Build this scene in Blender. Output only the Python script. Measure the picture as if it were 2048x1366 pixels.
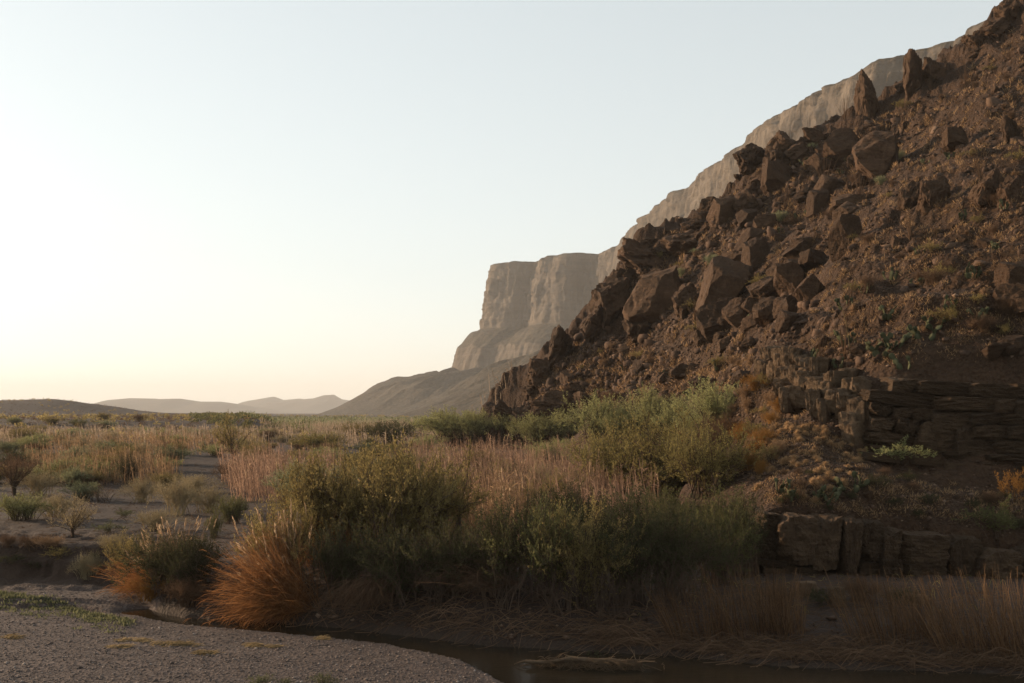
import bpy, math, random, time
import numpy as np
from mathutils import Vector, Matrix
T0 = time.time()
for o in list(bpy.data.objects): bpy.data.objects.remove(o)
SC = bpy.context.scene
COL = SC.collection
R = math.radians

# ------------------------------------------------------------------ camera, sky, sun, exposure
F, U0, V0, H = 2275.0, 1024.0, 825.0, 7.0        # focal length and horizon in photo pixels, eye height in metres
cam_data = bpy.data.cameras.new('camera')
cam = bpy.data.objects.new('camera', cam_data); COL.objects.link(cam)
cam.location = (0, 0, H); cam.rotation_euler = (R(90), 0, 0)
cam_data.sensor_width = 36.0; cam_data.lens = 36.0 * F / 2048
cam_data.shift_y = (V0 - 683) / 2048
cam_data.clip_start = 0.5; cam_data.clip_end = 60000
SC.camera = cam

SUN_AZ, SUN_EL = -62.0, 12.0                      # degrees from the view axis (negative: to the side of the open plain), above the horizon
world = bpy.data.worlds.new('World'); SC.world = world; world.use_nodes = True
wn, wl = world.node_tree.nodes, world.node_tree.links
wn.clear()
wo = wn.new('ShaderNodeOutputWorld'); wb = wn.new('ShaderNodeBackground'); sky = wn.new('ShaderNodeTexSky')
sky.sky_type = 'NISHITA'; sky.sun_disc = False
sky.sun_elevation = R(SUN_EL); sky.sun_rotation = R(SUN_AZ)
sky.altitude = 600; sky.air_density = 1.0; sky.dust_density = 1.5; sky.ozone_density = 1.0
wb.inputs['Strength'].default_value = 0.15
sg = wn.new('ShaderNodeGamma'); sg.inputs['Gamma'].default_value = 0.5     # sky graded: bright range compressed like a film curve, colour muted below
sh = wn.new('ShaderNodeHueSaturation'); sh.inputs['Saturation'].default_value = 0.44; sh.inputs['Value'].default_value = 1.7
wl.new(sky.outputs[0], sg.inputs['Color']); wl.new(sg.outputs[0], sh.inputs['Color']); sm_ = wn.new('ShaderNodeMix'); sm_.data_type = 'RGBA'; sm_.blend_type = 'MULTIPLY'; sm_.inputs[0].default_value = 1.0; sm_.inputs[7].default_value = (.965, 1.0, .975, 1)
wl.new(sh.outputs[0], sm_.inputs[6]); wl.new(sm_.outputs[2], wb.inputs['Color']); wl.new(wb.outputs[0], wo.inputs['Surface'])

sun_data = bpy.data.lights.new('sun', 'SUN'); sun_data.energy = 5.0; sun_data.angle = R(0.6); sun_data.color = (1.0, 0.72, 0.46)
sun = bpy.data.objects.new('sun', sun_data); COL.objects.link(sun)
sdir = Vector((math.sin(R(SUN_AZ)) * math.cos(R(SUN_EL)), math.cos(R(SUN_AZ)) * math.cos(R(SUN_EL)), math.sin(R(SUN_EL))))
sun.rotation_euler = sdir.to_track_quat('Z', 'Y').to_euler(); sun.location = (-200, 100, 120)

SC.view_settings.view_transform = 'Standard'; SC.view_settings.look = 'None'
SC.view_settings.exposure = 0.85; SC.view_settings.gamma = 1.0
SC.render.engine = 'CYCLES'
cy = SC.cycles
cy.use_denoising = True
cy.max_bounces = 5; cy.diffuse_bounces = 3; cy.glossy_bounces = 2; cy.transmission_bounces = 4; cy.volume_bounces = 0; cy.transparent_max_bounces = 6
cy.sample_clamp_indirect = 5.0
cy.volume_step_rate = 4.0

# ------------------------------------------------------------------ numeric helpers
rng = np.random.default_rng(11)
_perm = np.random.default_rng(5).permutation(256); _perm = np.concatenate([_perm, _perm, _perm])
_g3 = np.random.default_rng(6).normal(size=(256, 3)); _g3 /= np.linalg.norm(_g3, axis=1)[:, None]
def noise(p):
    """gradient noise of points (..., 3), about -0.7 to 0.7"""
    p = np.asarray(p, float); i = np.floor(p).astype(int); f = p - i; i &= 255
    w = f * f * f * (f * (f * 6 - 15) + 10)
    out = 0
    for dx in (0, 1):
        for dy in (0, 1):
            for dz in (0, 1):
                h = _perm[_perm[_perm[i[..., 0] + dx] + i[..., 1] + dy] + i[..., 2] + dz]
                d = f - np.array([dx, dy, dz])
                wx = w[..., 0] if dx else 1 - w[..., 0]
                wy = w[..., 1] if dy else 1 - w[..., 1]
                wz = w[..., 2] if dz else 1 - w[..., 2]
                out = out + wx * wy * wz * (_g3[h] * d).sum(-1)
    return out
def fbm(p, octs=4, gain=.5, lac=2.03):
    a, s, t = 1.0, 0, np.asarray(p, float)
    for _ in range(octs):
        s = s + a * noise(t); t = t * lac + 17.3; a *= gain
    return s
def ridged(p, octs=4, gain=.5):
    a, s, t = 1.0, 0, np.asarray(p, float)
    for _ in range(octs):
        s = s + a * (1 - 2.4 * np.abs(noise(t))); t = t * 2.07 + 9.1; a *= gain
    return s
def xy(x, y, s=1.0, k=0.0): return np.stack([np.asarray(x) / s, np.asarray(y) / s, np.zeros(np.shape(x)) + k], -1)
def sst(e0, e1, x):
    t = np.clip((x - e0) / (e1 - e0), 0, 1); return t * t * (3 - 2 * t)
def unproj(u, v, Y): return ((u - U0) / F * Y, Y, H + (V0 - v) / F * Y)

# ------------------------------------------------------------------ mesh helpers
def mesh(name, V, Q, mat=None, smooth=False, attrs=None):
    """V (n,3); Q (m,3) or (m,4), or a list of such arrays"""
    me = bpy.data.meshes.new(name)
    Qs = [q for q in (Q if isinstance(Q, (list, tuple)) else [Q]) if len(q)]
    V = np.ascontiguousarray(V, np.float32)
    me.vertices.add(len(V)); me.vertices.foreach_set('co', V.ravel())
    idx = np.concatenate([np.asarray(q).ravel() for q in Qs]).astype(np.int32)
    tot = np.concatenate([np.full(len(q), np.asarray(q).shape[1]) for q in Qs]).astype(np.int32)
    st = np.concatenate([[0], np.cumsum(tot)[:-1]]).astype(np.int32)
    me.loops.add(len(idx)); me.loops.foreach_set('vertex_index', idx)
    me.polygons.add(len(tot)); me.polygons.foreach_set('loop_start', st)
    if smooth: me.polygons.foreach_set('use_smooth', np.ones(len(tot), bool))
    for k, a in (attrs or {}).items():
        at = me.attributes.new(k, 'FLOAT', 'POINT'); at.data.foreach_set('value', np.asarray(a, np.float32))
    me.update(calc_edges=True)
    if mat is not None: me.materials.append(mat)
    return me
def link(name, me, parent=None, loc=None, rot=None, scale=None):
    o = bpy.data.objects.new(name, me); COL.objects.link(o)
    if parent is not None: o.parent = parent
    if loc is not None: o.location = loc
    if rot is not None: o.rotation_euler = rot
    if scale is not None: o.scale = scale
    return o
def tag(o, label=None, cat=None, group=None, kind=None):
    if label: o['label'] = label
    if cat: o['category'] = cat
    if group: o['group'] = group
    if kind: o['kind'] = kind
    return o
def grid_quads(nr, nc, keep=None):
    i = np.arange(nr * nc).reshape(nr, nc)
    q = np.stack([i[:-1, :-1], i[:-1, 1:], i[1:, 1:], i[1:, :-1]], -1)
    return q[keep] if keep is not None else q.reshape(-1, 4)
def compact(V, Q):
    used = np.unique(Q); m = np.full(len(V), -1); m[used] = np.arange(len(used)); return V[used], m[Q], used

# ------------------------------------------------------------------ materials
def hexc(c): return (*c, 1.0)
class NT:
    def __init__(s, name):
        s.m = bpy.data.materials.new(name); s.m.use_nodes = True; s.n = s.m.node_tree.nodes; s.l = s.m.node_tree.links; s.n.clear()
        s.out = s.n.new('ShaderNodeOutputMaterial')
    def new(s, t, **kw):
        n = s.n.new(t)
        for k, v in kw.items():
            if hasattr(n, k) and not k.startswith('i_'): setattr(n, k, v)
        return n
    def lk(s, a, b): s.l.new(a, b)
    def coords(s, scale=(1, 1, 1), obj=False, rot=(0, 0, 0)):
        t = s.new('ShaderNodeTexCoord'); mp = s.new('ShaderNodeMapping')
        mp.inputs['Scale'].default_value = scale; mp.inputs['Rotation'].default_value = rot
        if obj: s.lk(t.outputs['Object'], mp.inputs['Vector'])
        else:
            g = s.new('ShaderNodeNewGeometry'); s.lk(g.outputs['Position'], mp.inputs['Vector'])
        return mp.outputs[0]
    def noise(s, vec, scale, detail=4, rough=.55, dist=0):
        n = s.new('ShaderNodeTexNoise'); n.inputs['Scale'].default_value = scale; n.inputs['Detail'].default_value = detail
        n.inputs['Roughness'].default_value = rough; n.inputs['Distortion'].default_value = dist; s.lk(vec, n.inputs['Vector']); return n.outputs['Fac']
    def voro(s, vec, scale, feature='F1', out='Distance'):
        n = s.new('ShaderNodeTexVoronoi'); n.feature = feature; n.inputs['Scale'].default_value = scale; s.lk(vec, n.inputs['Vector']); return n.outputs[out]
    def ramp(s, fac, stops):
        n = s.new('ShaderNodeValToRGB'); e = n.color_ramp.elements
        while len(e) < len(stops): e.new(.5)
        for el, (p, c) in zip(e, stops):
            el.position = p; el.color = hexc(c) if not np.isscalar(c) else (c, c, c, 1)
        s.lk(fac, n.inputs['Fac']); return n.outputs['Color']
    def mix(s, fac, a, b, mode='MIX'):
        n = s.new('ShaderNodeMix'); n.data_type = 'RGBA'; n.blend_type = mode
        for v, k in ((fac, 0), (a, 6), (b, 7)):
            if hasattr(v, 'is_linked'): s.lk(v, n.inputs[k])
            elif np.isscalar(v): n.inputs[k].default_value = v
            else: n.inputs[k].default_value = hexc(v)
        return n.outputs[2]
    def math(s, op, a, b=0.0):
        n = s.new('ShaderNodeMath'); n.operation = op
        for v, k in ((a, 0), (b, 1)):
            if hasattr(v, 'is_linked'): s.lk(v, n.inputs[k])
            else: n.inputs[k].default_value = v
        return n.outputs[0]
    def bump(s, h, strength, dist, prev=None):
        n = s.new('ShaderNodeBump'); n.inputs['Strength'].default_value = strength; n.inputs['Distance'].default_value = dist
        s.lk(h, n.inputs['Height'])
        if prev is not None: s.lk(prev, n.inputs['Normal'])
        return n.outputs[0]
    def surf(s, col, normal=None, rough=.9, spec=.15, tone=.50, warm=(1.12, 1.0, .9)):
        b = s.new('ShaderNodeBsdfPrincipled'); b.inputs['Roughness'].default_value = rough; b.inputs['Specular IOR Level'].default_value = spec
        if hasattr(col, 'is_linked'):
            if s.m.name not in ('river_pebbles',) and tone != 1: col = s.mix(1.0, col, (tone * warm[0], tone * warm[1], tone * warm[2]), 'MULTIPLY')
            s.lk(col, b.inputs['Base Color'])
        else: b.inputs['Base Color'].default_value = hexc(col)
        if normal is not None: s.lk(normal, b.inputs['Normal'])
        s.lk(b.outputs[0], s.out.inputs['Surface']); return s.m

def mat_hill():
    t = NT('scree'); p = t.coords()
    big = t.noise(p, .12, 5); mid = t.noise(p, .9, 6, .65); fine = t.noise(p, 9, 5, .7); vc = t.voro(p, 3.2, out='Color')
    c = t.ramp(big, [(.3, (.078, .044, .031)), (.5, (.105, .062, .044)), (.7, (.15, .095, .068))])
    c = t.mix(.55, c, t.ramp(mid, [(.35, (.042, .026, .019)), (.52, (.11, .066, .046)), (.68, (.19, .125, .088))]))
    c = t.mix(.4, c, t.ramp(fine, [(.35, (.03, .02, .015)), (.65, (.19, .13, .095))]))
    n = t.bump(mid, .8, .6); n = t.bump(t.voro(p, 4.5), 1.0, .18, n); n = t.bump(fine, 1.0, .08, n)
    return t.surf(c, n, tone=.43, warm=(1.12, 1.0, .82))
def mat_rock(name, cols, obj=True, sc=1.0):
    t = NT(name); p = t.coords((1, 1, 1), obj); ps = t.coords((.5, .5, 2.6), obj, (.25, .15, 0))
    oi = t.new('ShaderNodeObjectInfo')
    a = t.noise(p, 1.4 * sc, 6, .6, .6); b = t.noise(ps, 4.5 * sc, 5, .65); f = t.noise(p, 20 * sc, 6, .75)
    c = t.ramp(a, [(.32, cols[0]), (.5, cols[1]), (.7, cols[2])])
    c = t.mix(.4, c, t.ramp(b, [(.3, cols[0]), (.65, cols[2])]))
    c = t.mix(.3, c, t.ramp(f, [(.35, (.025, .017, .012)), (.68, (.22, .155, .11))]))
    hs = t.new('ShaderNodeHueSaturation'); t.lk(c, hs.inputs['Color'])
    t.lk(t.math('ADD', t.math('MULTIPLY', oi.outputs['Random'], .5), .75), hs.inputs['Value'])
    cr = t.voro(t.coords((.9, .9, 1.5), obj), 2.2 * sc, 'DISTANCE_TO_EDGE'); cr = t.ramp(cr, [(0, 0.0), (.03, 1.0)])
    n = t.bump(a, .8, .6); n = t.bump(b, .7, .2, n); n = t.bump(f, .9, .08, n); n = t.bump(cr, .35, .08, n)
    return t.surf(hs.outputs[0], n, tone=.46, warm=(1.1, 1.0, .84))
def mat_ground():
    t = NT('sand_and_soil'); p = t.coords(); g = t.new('ShaderNodeAttribute'); g.attribute_name = 'gravel'
    big = t.noise(p, .08, 5); mid = t.noise(p, .7, 6, .65); fine = t.noise(p, 12, 4, .7)
    sand = t.ramp(big, [(.3, (.058, .038, .030)), (.55, (.085, .056, .044)), (.75, (.115, .08, .06))])
    sand = t.mix(.4, sand, t.ramp(mid, [(.3, (.04, .026, .021)), (.55, (.085, .057, .044)), (.75, (.135, .093, .068))]))
    vc = t.voro(p, 9, out='Color'); sep = t.new('ShaderNodeSeparateColor'); t.lk(vc, sep.inputs[0])
    peb = t.ramp(sep.outputs[0], [(0, (.075, .058, .053)), (.5, (.145, .11, .10)), (.85, (.20, .157, .142)), (1, (.34, .29, .27))])
    peb = t.mix(.5, peb, t.ramp(mid, [(.35, (.085, .062, .057)), (.7, (.19, .142, .128))]))
    c = t.mix(g.outputs['Fac'], sand, peb); md = t.new('ShaderNodeAttribute'); md.attribute_name = 'mud'
    c = t.mix(md.outputs['Fac'], c, t.ramp(mid, [(.3, (.035, .024, .018)), (.7, (.075, .052, .038))]))
    c = t.mix(.2, c, t.ramp(fine, [(.3, (.03, .02, .018)), (.7, (.22, .165, .13))]))
    n = t.bump(mid, .5, .15); n = t.bump(t.voro(p, 9), .6, .06, n); n = t.bump(fine, .6, .03, n)
    return t.surf(c, n, warm=(1.03, .99, .96))
def mat_far(name, c0, c1, spots, scale):
    t = NT(name); p = t.coords()
    a = t.noise(p, scale, 6, .6); b = t.noise(p, scale * 7, 4, .7)
    c = t.ramp(a, [(.3, c0), (.7, c1)]); c = t.mix(t.ramp(b, [(.5, 0.0), (.6, .75)]), c, spots)
    return t.surf(c, t.bump(b, .6, .6 / scale * .05))
def mat_mesa():
    t = NT('limestone_cliff'); p = t.coords(); pv = t.coords((.05, .05, .006)); ph = t.coords((.003, .003, .07))
    a = t.noise(p, .012, 6); v = t.noise(pv, 1.0, 6, .65, .4); h = t.noise(ph, 1.0, 5, .6); f = t.noise(p, .15, 5, .7)
    rock = t.ramp(a, [(.3, (.12, .087, .065)), (.55, (.19, .14, .105)), (.75, (.24, .18, .135))])
    rock = t.mix(.5, rock, t.ramp(v, [(.38, (.055, .044, .037)), (.5, (.16, .122, .095)), (.64, (.34, .26, .20))]))
    rock = t.mix(.35, rock, t.ramp(h, [(.38, (.085, .063, .05)), (.62, (.25, .19, .145))]))
    talus = t.ramp(f, [(.34, (.028, .026, .016)), (.5, (.085, .064, .043)), (.68, (.16, .115, .08))])
    gm = t.new('ShaderNodeNewGeometry'); sp = t.new('ShaderNodeSeparateXYZ'); t.lk(gm.outputs['Normal'], sp.inputs[0])
    c = t.mix(t.ramp(sp.outputs[2], [(.42, 0.0), (.62, 1.0)]), rock, talus)
    n = t.bump(v, .8, 9); n = t.bump(h, .6, 5, n); n = t.bump(f, .8, 4, n)
    return t.surf(c, n, tone=.55, warm=(.96, 1.0, .98))
def mat_water():
    t = NT('still_water'); p = t.coords((1, 1.6, 1))
    b = t.new('ShaderNodeBsdfPrincipled'); b.inputs['Base Color'].default_value = (.018, .014, .009, 1); b.inputs['Roughness'].default_value = .12
    b.inputs['IOR'].default_value = 1.33
    t.lk(t.bump(t.noise(p, 2.6, 4), .16, .05), b.inputs['Normal']); t.lk(b.outputs[0], t.out.inputs['Surface']); return t.m
def mat_leaf(name, c0, c1, trans=.4, var=.35):
    t = NT(name); at = t.new('ShaderNodeAttribute'); at.attribute_name = 'tint'; oi = t.new('ShaderNodeObjectInfo')
    c = t.ramp(at.outputs['Fac'], [(0, c0), (1, c1)])
    hs = t.new('ShaderNodeHueSaturation'); t.lk(c, hs.inputs['Color'])
    t.lk(t.math('ADD', t.math('MULTIPLY', oi.outputs['Random'], var), 1 - var / 2), hs.inputs['Value'])
    d = t.new('ShaderNodeBsdfDiffuse'); tr = t.new('ShaderNodeBsdfTranslucent'); mx = t.new('ShaderNodeMixShader')
    mx.inputs[0].default_value = trans
    t.lk(hs.outputs[0], d.inputs[0]); t.lk(hs.outputs[0], tr.inputs[0]); t.lk(d.outputs[0], mx.inputs[1]); t.lk(tr.outputs[0], mx.inputs[2])
    t.lk(mx.outputs[0], t.out.inputs['Surface']); return t.m
def mat_plant(name, trans=.5, var=.35):
    """one plant material; each plant's own colour is its object colour"""
    t = NT(name); at = t.new('ShaderNodeAttribute'); at.attribute_name = 'tint'; oi = t.new('ShaderNodeObjectInfo')
    c = t.mix(1.0, oi.outputs['Color'], t.ramp(t.math('MULTIPLY', at.outputs['Fac'], 1.0), [(0, .66), (1, 1.34)]), 'MULTIPLY')
    hs = t.new('ShaderNodeHueSaturation'); t.lk(c, hs.inputs['Color'])
    t.lk(t.math('ADD', t.math('MULTIPLY', oi.outputs['Random'], var), 1 - var / 2), hs.inputs['Value'])
    d = t.new('ShaderNodeBsdfDiffuse'); tr = t.new('ShaderNodeBsdfTranslucent'); mx = t.new('ShaderNodeMixShader'); mx.inputs[0].default_value = trans
    t.lk(hs.outputs[0], d.inputs[0]); t.lk(hs.outputs[0], tr.inputs[0]); t.lk(d.outputs[0], mx.inputs[1]); t.lk(tr.outputs[0], mx.inputs[2])
    t.lk(mx.outputs[0], t.out.inputs['Surface']); return t.m
M = {}
M['plant'] = mat_plant('leaves'); M['plant_stem'] = mat_plant('stems', .1)
M['hill'] = mat_hill(); M['ground'] = mat_ground(); M['mesa'] = mat_mesa(); M['water'] = mat_water()
M['rock'] = mat_rock('weathered_brown_rock', [(.045, .027, .019), (.095, .056, .038), (.165, .10, .067)])
M['ledge'] = mat_rock('ledge_limestone', [(.06, .040, .028), (.13, .088, .062), (.22, .155, .11)])
M['sunlit_palerock'] = mat_rock('sunlit_pale_limestone', [(.16, .108, .075), (.30, .21, .15), (.46, .345, .25)])  # paler colour puts sunlight into the fluted outcrop; also used for bank boulders
M['far_hill'] = mat_far('dusty_far_hill', (.055, .046, .036), (.09, .072, .055), (.032, .03, .022), .004)
M['near_hill'] = mat_far('scrubby_desert_hill', (.16, .115, .08), (.24, .18, .125), (.07, .065, .035), .03)

# ------------------------------------------------------------------ terrain functions
FAR_X = [-60, -30, -16, -13, -11.2, -7.6, -4.9, -3, -.65, 4, 7.6, 13.6, 25, 60]
FAR_Y = [44, 41.5, 41.0, 40.6, 38.7, 37.7, 36.6, 35.5, 34.1, 32.9, 31.4, 30.3, 28.5, 24]
NEAR_X = [-60, -16, -13, -11, -6.2, -3.75, -1.5, -.5, .5, 3, 10, 45, 60]
NEAR_Y = [44, 40.5, 39.3, 37.5, 35.6, 34.4, 32.2, 30, 27.5, 23, 18, 8, 4]
def ground_z(x, y, detail=True):
    wob = .35 * noise(xy(x, y, 2.2, 3.3)) + .12 * noise(xy(x, y, .7, 7.1))
    yf = np.interp(x, FAR_X, FAR_Y) + wob; yn = np.interp(x, NEAR_X, NEAR_Y) + wob
    d1 = y - yf; d2 = yn - y
    left = sst(-12.5, -15.0, x); right = sst(0, 7, x)
    # gravel bar
    bar = .03 + .05 * np.clip(d2, 0, 4) + .02 * np.clip(d2 - 4, 0, 10)
    # far bank
    s = 3.6 * left; w = 2.5 * left + (4.0 * (1 - right) + 8.0 * right) * (1 - left)
    s = s + left * (2.0 * noise(xy(x, y * .25, 3.6, 1.1)) + 1.1 * noise(xy(x, y * .4, 1.25, 4.1)) + .5 * noise(xy(x, y * .6, .42, 2.1)))
    top = (1.5 * left + (1.45 * (1 - right) + .95 * right) * (1 - left)); top = top + (1.6 - top) * sst(5, 12, d1) * np.maximum(1 - right, sst(46, 60, y))
    t = np.clip((d1 - s) / w, 0, 1)
    prof = np.where(left > .5, sst(0, 1, t) * .38 + .40 * sst(.42, .50, t) + .22 * sst(.78, .84, t), np.sqrt(t) * .5 + .5 * sst(0, 1, t))
    bank = .25 * left + .02 + (top - .25 * left) * prof
    chan = -.4 * (1 - left) + .2 * left
    z = np.where(d1 > 0, np.maximum(bank, 0.02), np.where(d2 > 0, bar, chan + 0 * x))
    # soft shore
    z = np.where((d1 <= 0) & (d2 <= 0), np.maximum(chan, -.25 * np.minimum(-d1, -d2) / .5) * (1 - left) + (.15 + .04 * noise(xy(x, y, 1.0))) * left, z)
    # floodplain: rises slowly, undulating, ribbed terrace and hill far on the open side
    far = sst(46, 140, y)
    z = z + np.where(d1 > 2, far * .7 + sst(150, 900, y) * .5, 0)
    z = z + np.where(d1 > 6, 1, 0) * sst(46, 60, y) * (.28 * fbm(xy(x, y, 13, 2.2), 3) + .5 * noise(xy(x, y, 45, 5)))
    # bedload and little banks on the dry wash
    terr_u = x / np.maximum(y, 1) * F + U0
    tr = sst(245, 300, y + 25 * noise(xy(x, y, 60, 9))) * sst(560, 480, terr_u + 60 * noise(xy(x, y, 80, 4)))
    z = z + tr * (2.6 + .8 * fbm(xy(x, y, 40, 8), 3))
    hill = sst(-238, -312, x + .12 * (y - 760)) * np.exp(-((y - 760) / 190) ** 2)
    z = z + 10.2 * hill * (1 + .12 * fbm(xy(x, y, 70, 1), 3))
    z = z + sst(7, 2, y) * 3.0
    if detail:
        amp = np.where(d1 > 2, .09 + .16 * left * sst(14, 6, d1), .035) * sst(300, 60, y)
        z = z + amp * fbm(xy(x, y, 1.1, 4.4), 4) + np.where(d1 > 3, .05, .0) * noise(xy(x, y, .35, 2)) * sst(90, 50, y)
    return z

# hillside: thin-plate surface through surveyed points (photo column, photo row, distance)
HP = [(1380, 1150, 44), (1440, 1130, 45), (1500, 1180, 41.4), (1600, 1178, 41.6), (1800, 1180, 41.4), (2048, 1185, 41), (2400, 1190, 40),
      (1530, 1030, 43.2), (1700, 1040, 43.2), (1850, 1055, 43), (2048, 1090, 42.6), (2400, 1120, 42),
      (1500, 985, 46.5), (1560, 950, 48), (1640, 900, 50.5), (1760, 950, 48), (1900, 985, 46.2), (2048, 1005, 45.6), (2400, 1010, 45),
      (1550, 850, 56), (1500, 800, 64), (1480, 900, 58), (1460, 971, 62), (1400, 950, 76),
      (1745, 905, 51.5), (1900, 930, 50.0), (2048, 945, 49), (2400, 955, 48),
      (1745, 765, 53.6), (1900, 752, 52.6), (2048, 730, 51.8), (2400, 700, 51),
      (1640, 820, 56.5), (1640, 705, 60), (1540, 770, 67), (1545, 690, 70),
      (1640, 580, 84), (1750, 640, 68), (1800, 590, 72), (1950, 590, 66), (2048, 545, 66), (2400, 380, 66), (1700, 505, 91), (1800, 410, 97),
      (1900, 350, 97), (2048, 290, 95), (2400, 60, 95), (1950, 215, 118), (2048, 165, 116), (2400, -80, 116),
      (1560, 650, 97), (1480, 700, 99), (1400, 765, 105), (1300, 800, 113), (1200, 840, 126), (1110, 850, 142), (1500, 560, 116),
      (1600, 480, 121), (1700, 400, 128), (1800, 300, 132), (1350, 640, 134), (1250, 700, 141), (1420, 560, 131), (1330, 925, 104), (1180, 900, 136), (1040, 885, 165), (980, 872, 190),
      (1030, 830, 163), (1065, 780, 161), (1110, 735, 159), (1180, 650, 155), (1262, 525, 153), (1350, 500, 152), (1430, 442, 152), (1500, 366, 152), (1600, 328, 152), (1720, 268, 152),
      (1830, 205, 151), (1950, 126, 151), (2048, 58, 151), (2300, -130, 151), (2600, -340, 151)]
pts = [unproj(*p) for p in HP]
for (u, v, Y) in HP[-17:]:                                   # the back of the rib falls away again
    x, y, z = unproj(u, v, Y)
    pts.append((x + 6, y + 16, z - max(4, z * .18))); pts.append((x + 12, y + 45, max(-3, z * .45 - 6))); 
pts += [(0, 60, -4), (4, 48, -2), (0, 100, -4), (-4, 140, -5), (-12, 175, -5), (-25, 200, -9), (9.5, 40, -1.5), (20, 37, -1.8), (40, 34, -2)]
pts = np.array(pts)
def tps(c, z, lam=.4):
    n = len(c); d = np.linalg.norm(c[:, None] - c[None], axis=-1)
    K = np.where(d > 0, d * d * np.log(d + 1e-9), 0) + lam * np.eye(n)
    P = np.c_[np.ones(n), c]; A = np.block([[K, P], [P.T, np.zeros((3, 3))]])
    return np.linalg.solve(A, np.r_[z, 0, 0, 0])
TC = pts[:, :2]; TW = tps(TC, pts[:, 2])
def hill_base(x, y):
    out = TW[-3] + TW[-2] * x + TW[-1] * y
    for (cx, cy_), w in zip(TC, TW[:-3]):
        d2 = (x - cx) ** 2 + (y - cy_) ** 2 + 1e-9
        out = out + w * .5 * d2 * np.log(d2)
    return out
class Field:
    """height over a fan of columns (x / y) and rows (y)"""
    def __init__(s, A, Y, Z): s.A, s.Y, s.Z = A, Y, Z
    def at(s, x, y):
        x, y = np.asarray(x, float), np.asarray(y, float)
        i = np.clip(np.searchsorted(s.Y, y) - 1, 0, len(s.Y) - 2); a = x / np.maximum(y, .1)
        j = np.clip(np.searchsorted(s.A, a) - 1, 0, len(s.A) - 2)
        fy = np.clip((y - s.Y[i]) / (s.Y[i + 1] - s.Y[i]), 0, 1); fa = np.clip((a - s.A[j]) / (s.A[j + 1] - s.A[j]), 0, 1)
        Z = s.Z
        return (Z[i, j] * (1 - fa) + Z[i, j + 1] * fa) * (1 - fy) + (Z[i + 1, j] * (1 - fa) + Z[i + 1, j + 1] * fa) * fy
def fan(A, Y): return A[None, :] * Y[:, None], np.repeat(Y[:, None], len(A), 1)

# ground sheet
gA = np.unique(np.concatenate([np.linspace(-1.2, -.52, 25), np.linspace(-.52, .52, 370), np.linspace(.52, 1.2, 25)]))
gY = np.unique(np.concatenate([np.linspace(2, 26, 30), np.arange(26, 36, .22), np.arange(36, 52, .13), np.geomspace(52, 300, 170), np.geomspace(300, 16000, 100)]))
gx, gy = fan(gA, gY); gz = ground_z(gx, gy)
G = Field(gA, gY, gz)
wobg = np.interp(gx, FAR_X, FAR_Y)
grav = sst(3.2, 1.5, (gy - wobg) + .8 * noise(xy(gx, gy, 1.3))) * np.where(gx < -12.5, 1, sst(1.0, -.4, gy - wobg))
mud = sst(2.4, .2, np.abs(gy - wobg - .3) + .5 * noise(xy(gx, gy, .8, 2))) * np.where(gx > -12.5, 1, 0) * np.where(gy > wobg - .6, 1, 0)
grav = np.where(gy > wobg, grav * np.where(gx < -12.5, 1, .25), grav)
grav = np.maximum(grav, .55 * sst(.18, .3, noise(xy(gx, gy, 9, 3)) + .0) * sst(90, 130, gy) * 0)
me = mesh('ground', np.stack([gx, gy, gz], -1).reshape(-1, 3), grid_quads(*gx.shape), M['ground'], True, {'gravel': grav.ravel(), 'mud': mud.ravel()})
tag(link('ground', me), kind='structure')

# hillside
hA = np.concatenate([np.linspace(-.06, .50, 430), np.linspace(.503, .72, 60)]); hY = np.concatenate([np.arange(38, 60, .16), np.geomspace(60, 215, 330)])
hx, hy = fan(hA, hY)
hb = hill_base(hx, hy)
far_rib = sst(118, 150, hy)
z = hb + .55 * fbm(xy(hx, hy, 6.5, 1), 4) * sst(40, 60, hy) + .16 * fbm(xy(hx, hy, 1.3, 5), 3) + .42 * (ridged(xy(hx, hy, 3.1, 2), 4, .6) - .6) * sst(46, 58, hy) + .8 * (ridged(xy(hx, hy, 9.0, 7), 3) - .6) * sst(55, 75, hy)
crag = np.clip(ridged(np.stack([hx / 9, hy / 12, hb / 9], -1), 5, .55), -1, 2)
z = z + (crag - .55) * (1.9 * far_rib + .45 * sst(75, 110, hy))
# weak terraces of bedded rock
st = 2.6; q = (z + .12 * hx + 1.2 * noise(xy(hx, hy, 14, 3))) / st; tr_ = (np.floor(q) + sst(.25, .75, q - np.floor(q)) - q) * st
z = z + tr_ * .6 * sst(44, 55, hy) * np.clip(.5 + 1.5 * noise(xy(hx, hy, 18, 8)), 0, 1)
cut = np.interp(hx / hy * F + U0, [1440, 1500, 1530, 1700, 2048, 2600], [36, 41, 43.6, 43.3, 42.9, 42.2])
z = np.where(hy < cut, np.minimum(z, G.at(hx, hy) - .4), z)
hz = z
HILL = Field(hA, hY, hz)
keep = (np.maximum.reduce([(hz - G.at(hx, hy))[:-1, :-1], (hz - G.at(hx, hy))[1:, 1:], (hz - G.at(hx, hy))[1:, :-1], (hz - G.at(hx, hy))[:-1, 1:]]) > -.05)
hz_cl = np.maximum(hz, G.at(hx, hy) - .25)
V_, Q_, _ = compact(np.stack([hx, hy, hz_cl], -1).reshape(-1, 3), grid_quads(*hx.shape, keep))
tag(link('hillside', mesh('hillside', V_, Q_, M['hill'], True)), kind='structure')
def surf_z(x, y):
    y = np.asarray(y, float); x = np.asarray(x, float)
    h = np.where((y > 38) & (y < 214) & (x / np.maximum(y, 1) > -.059), HILL.at(x, y), -99)
    return np.maximum(G.at(x, y), h)
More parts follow.
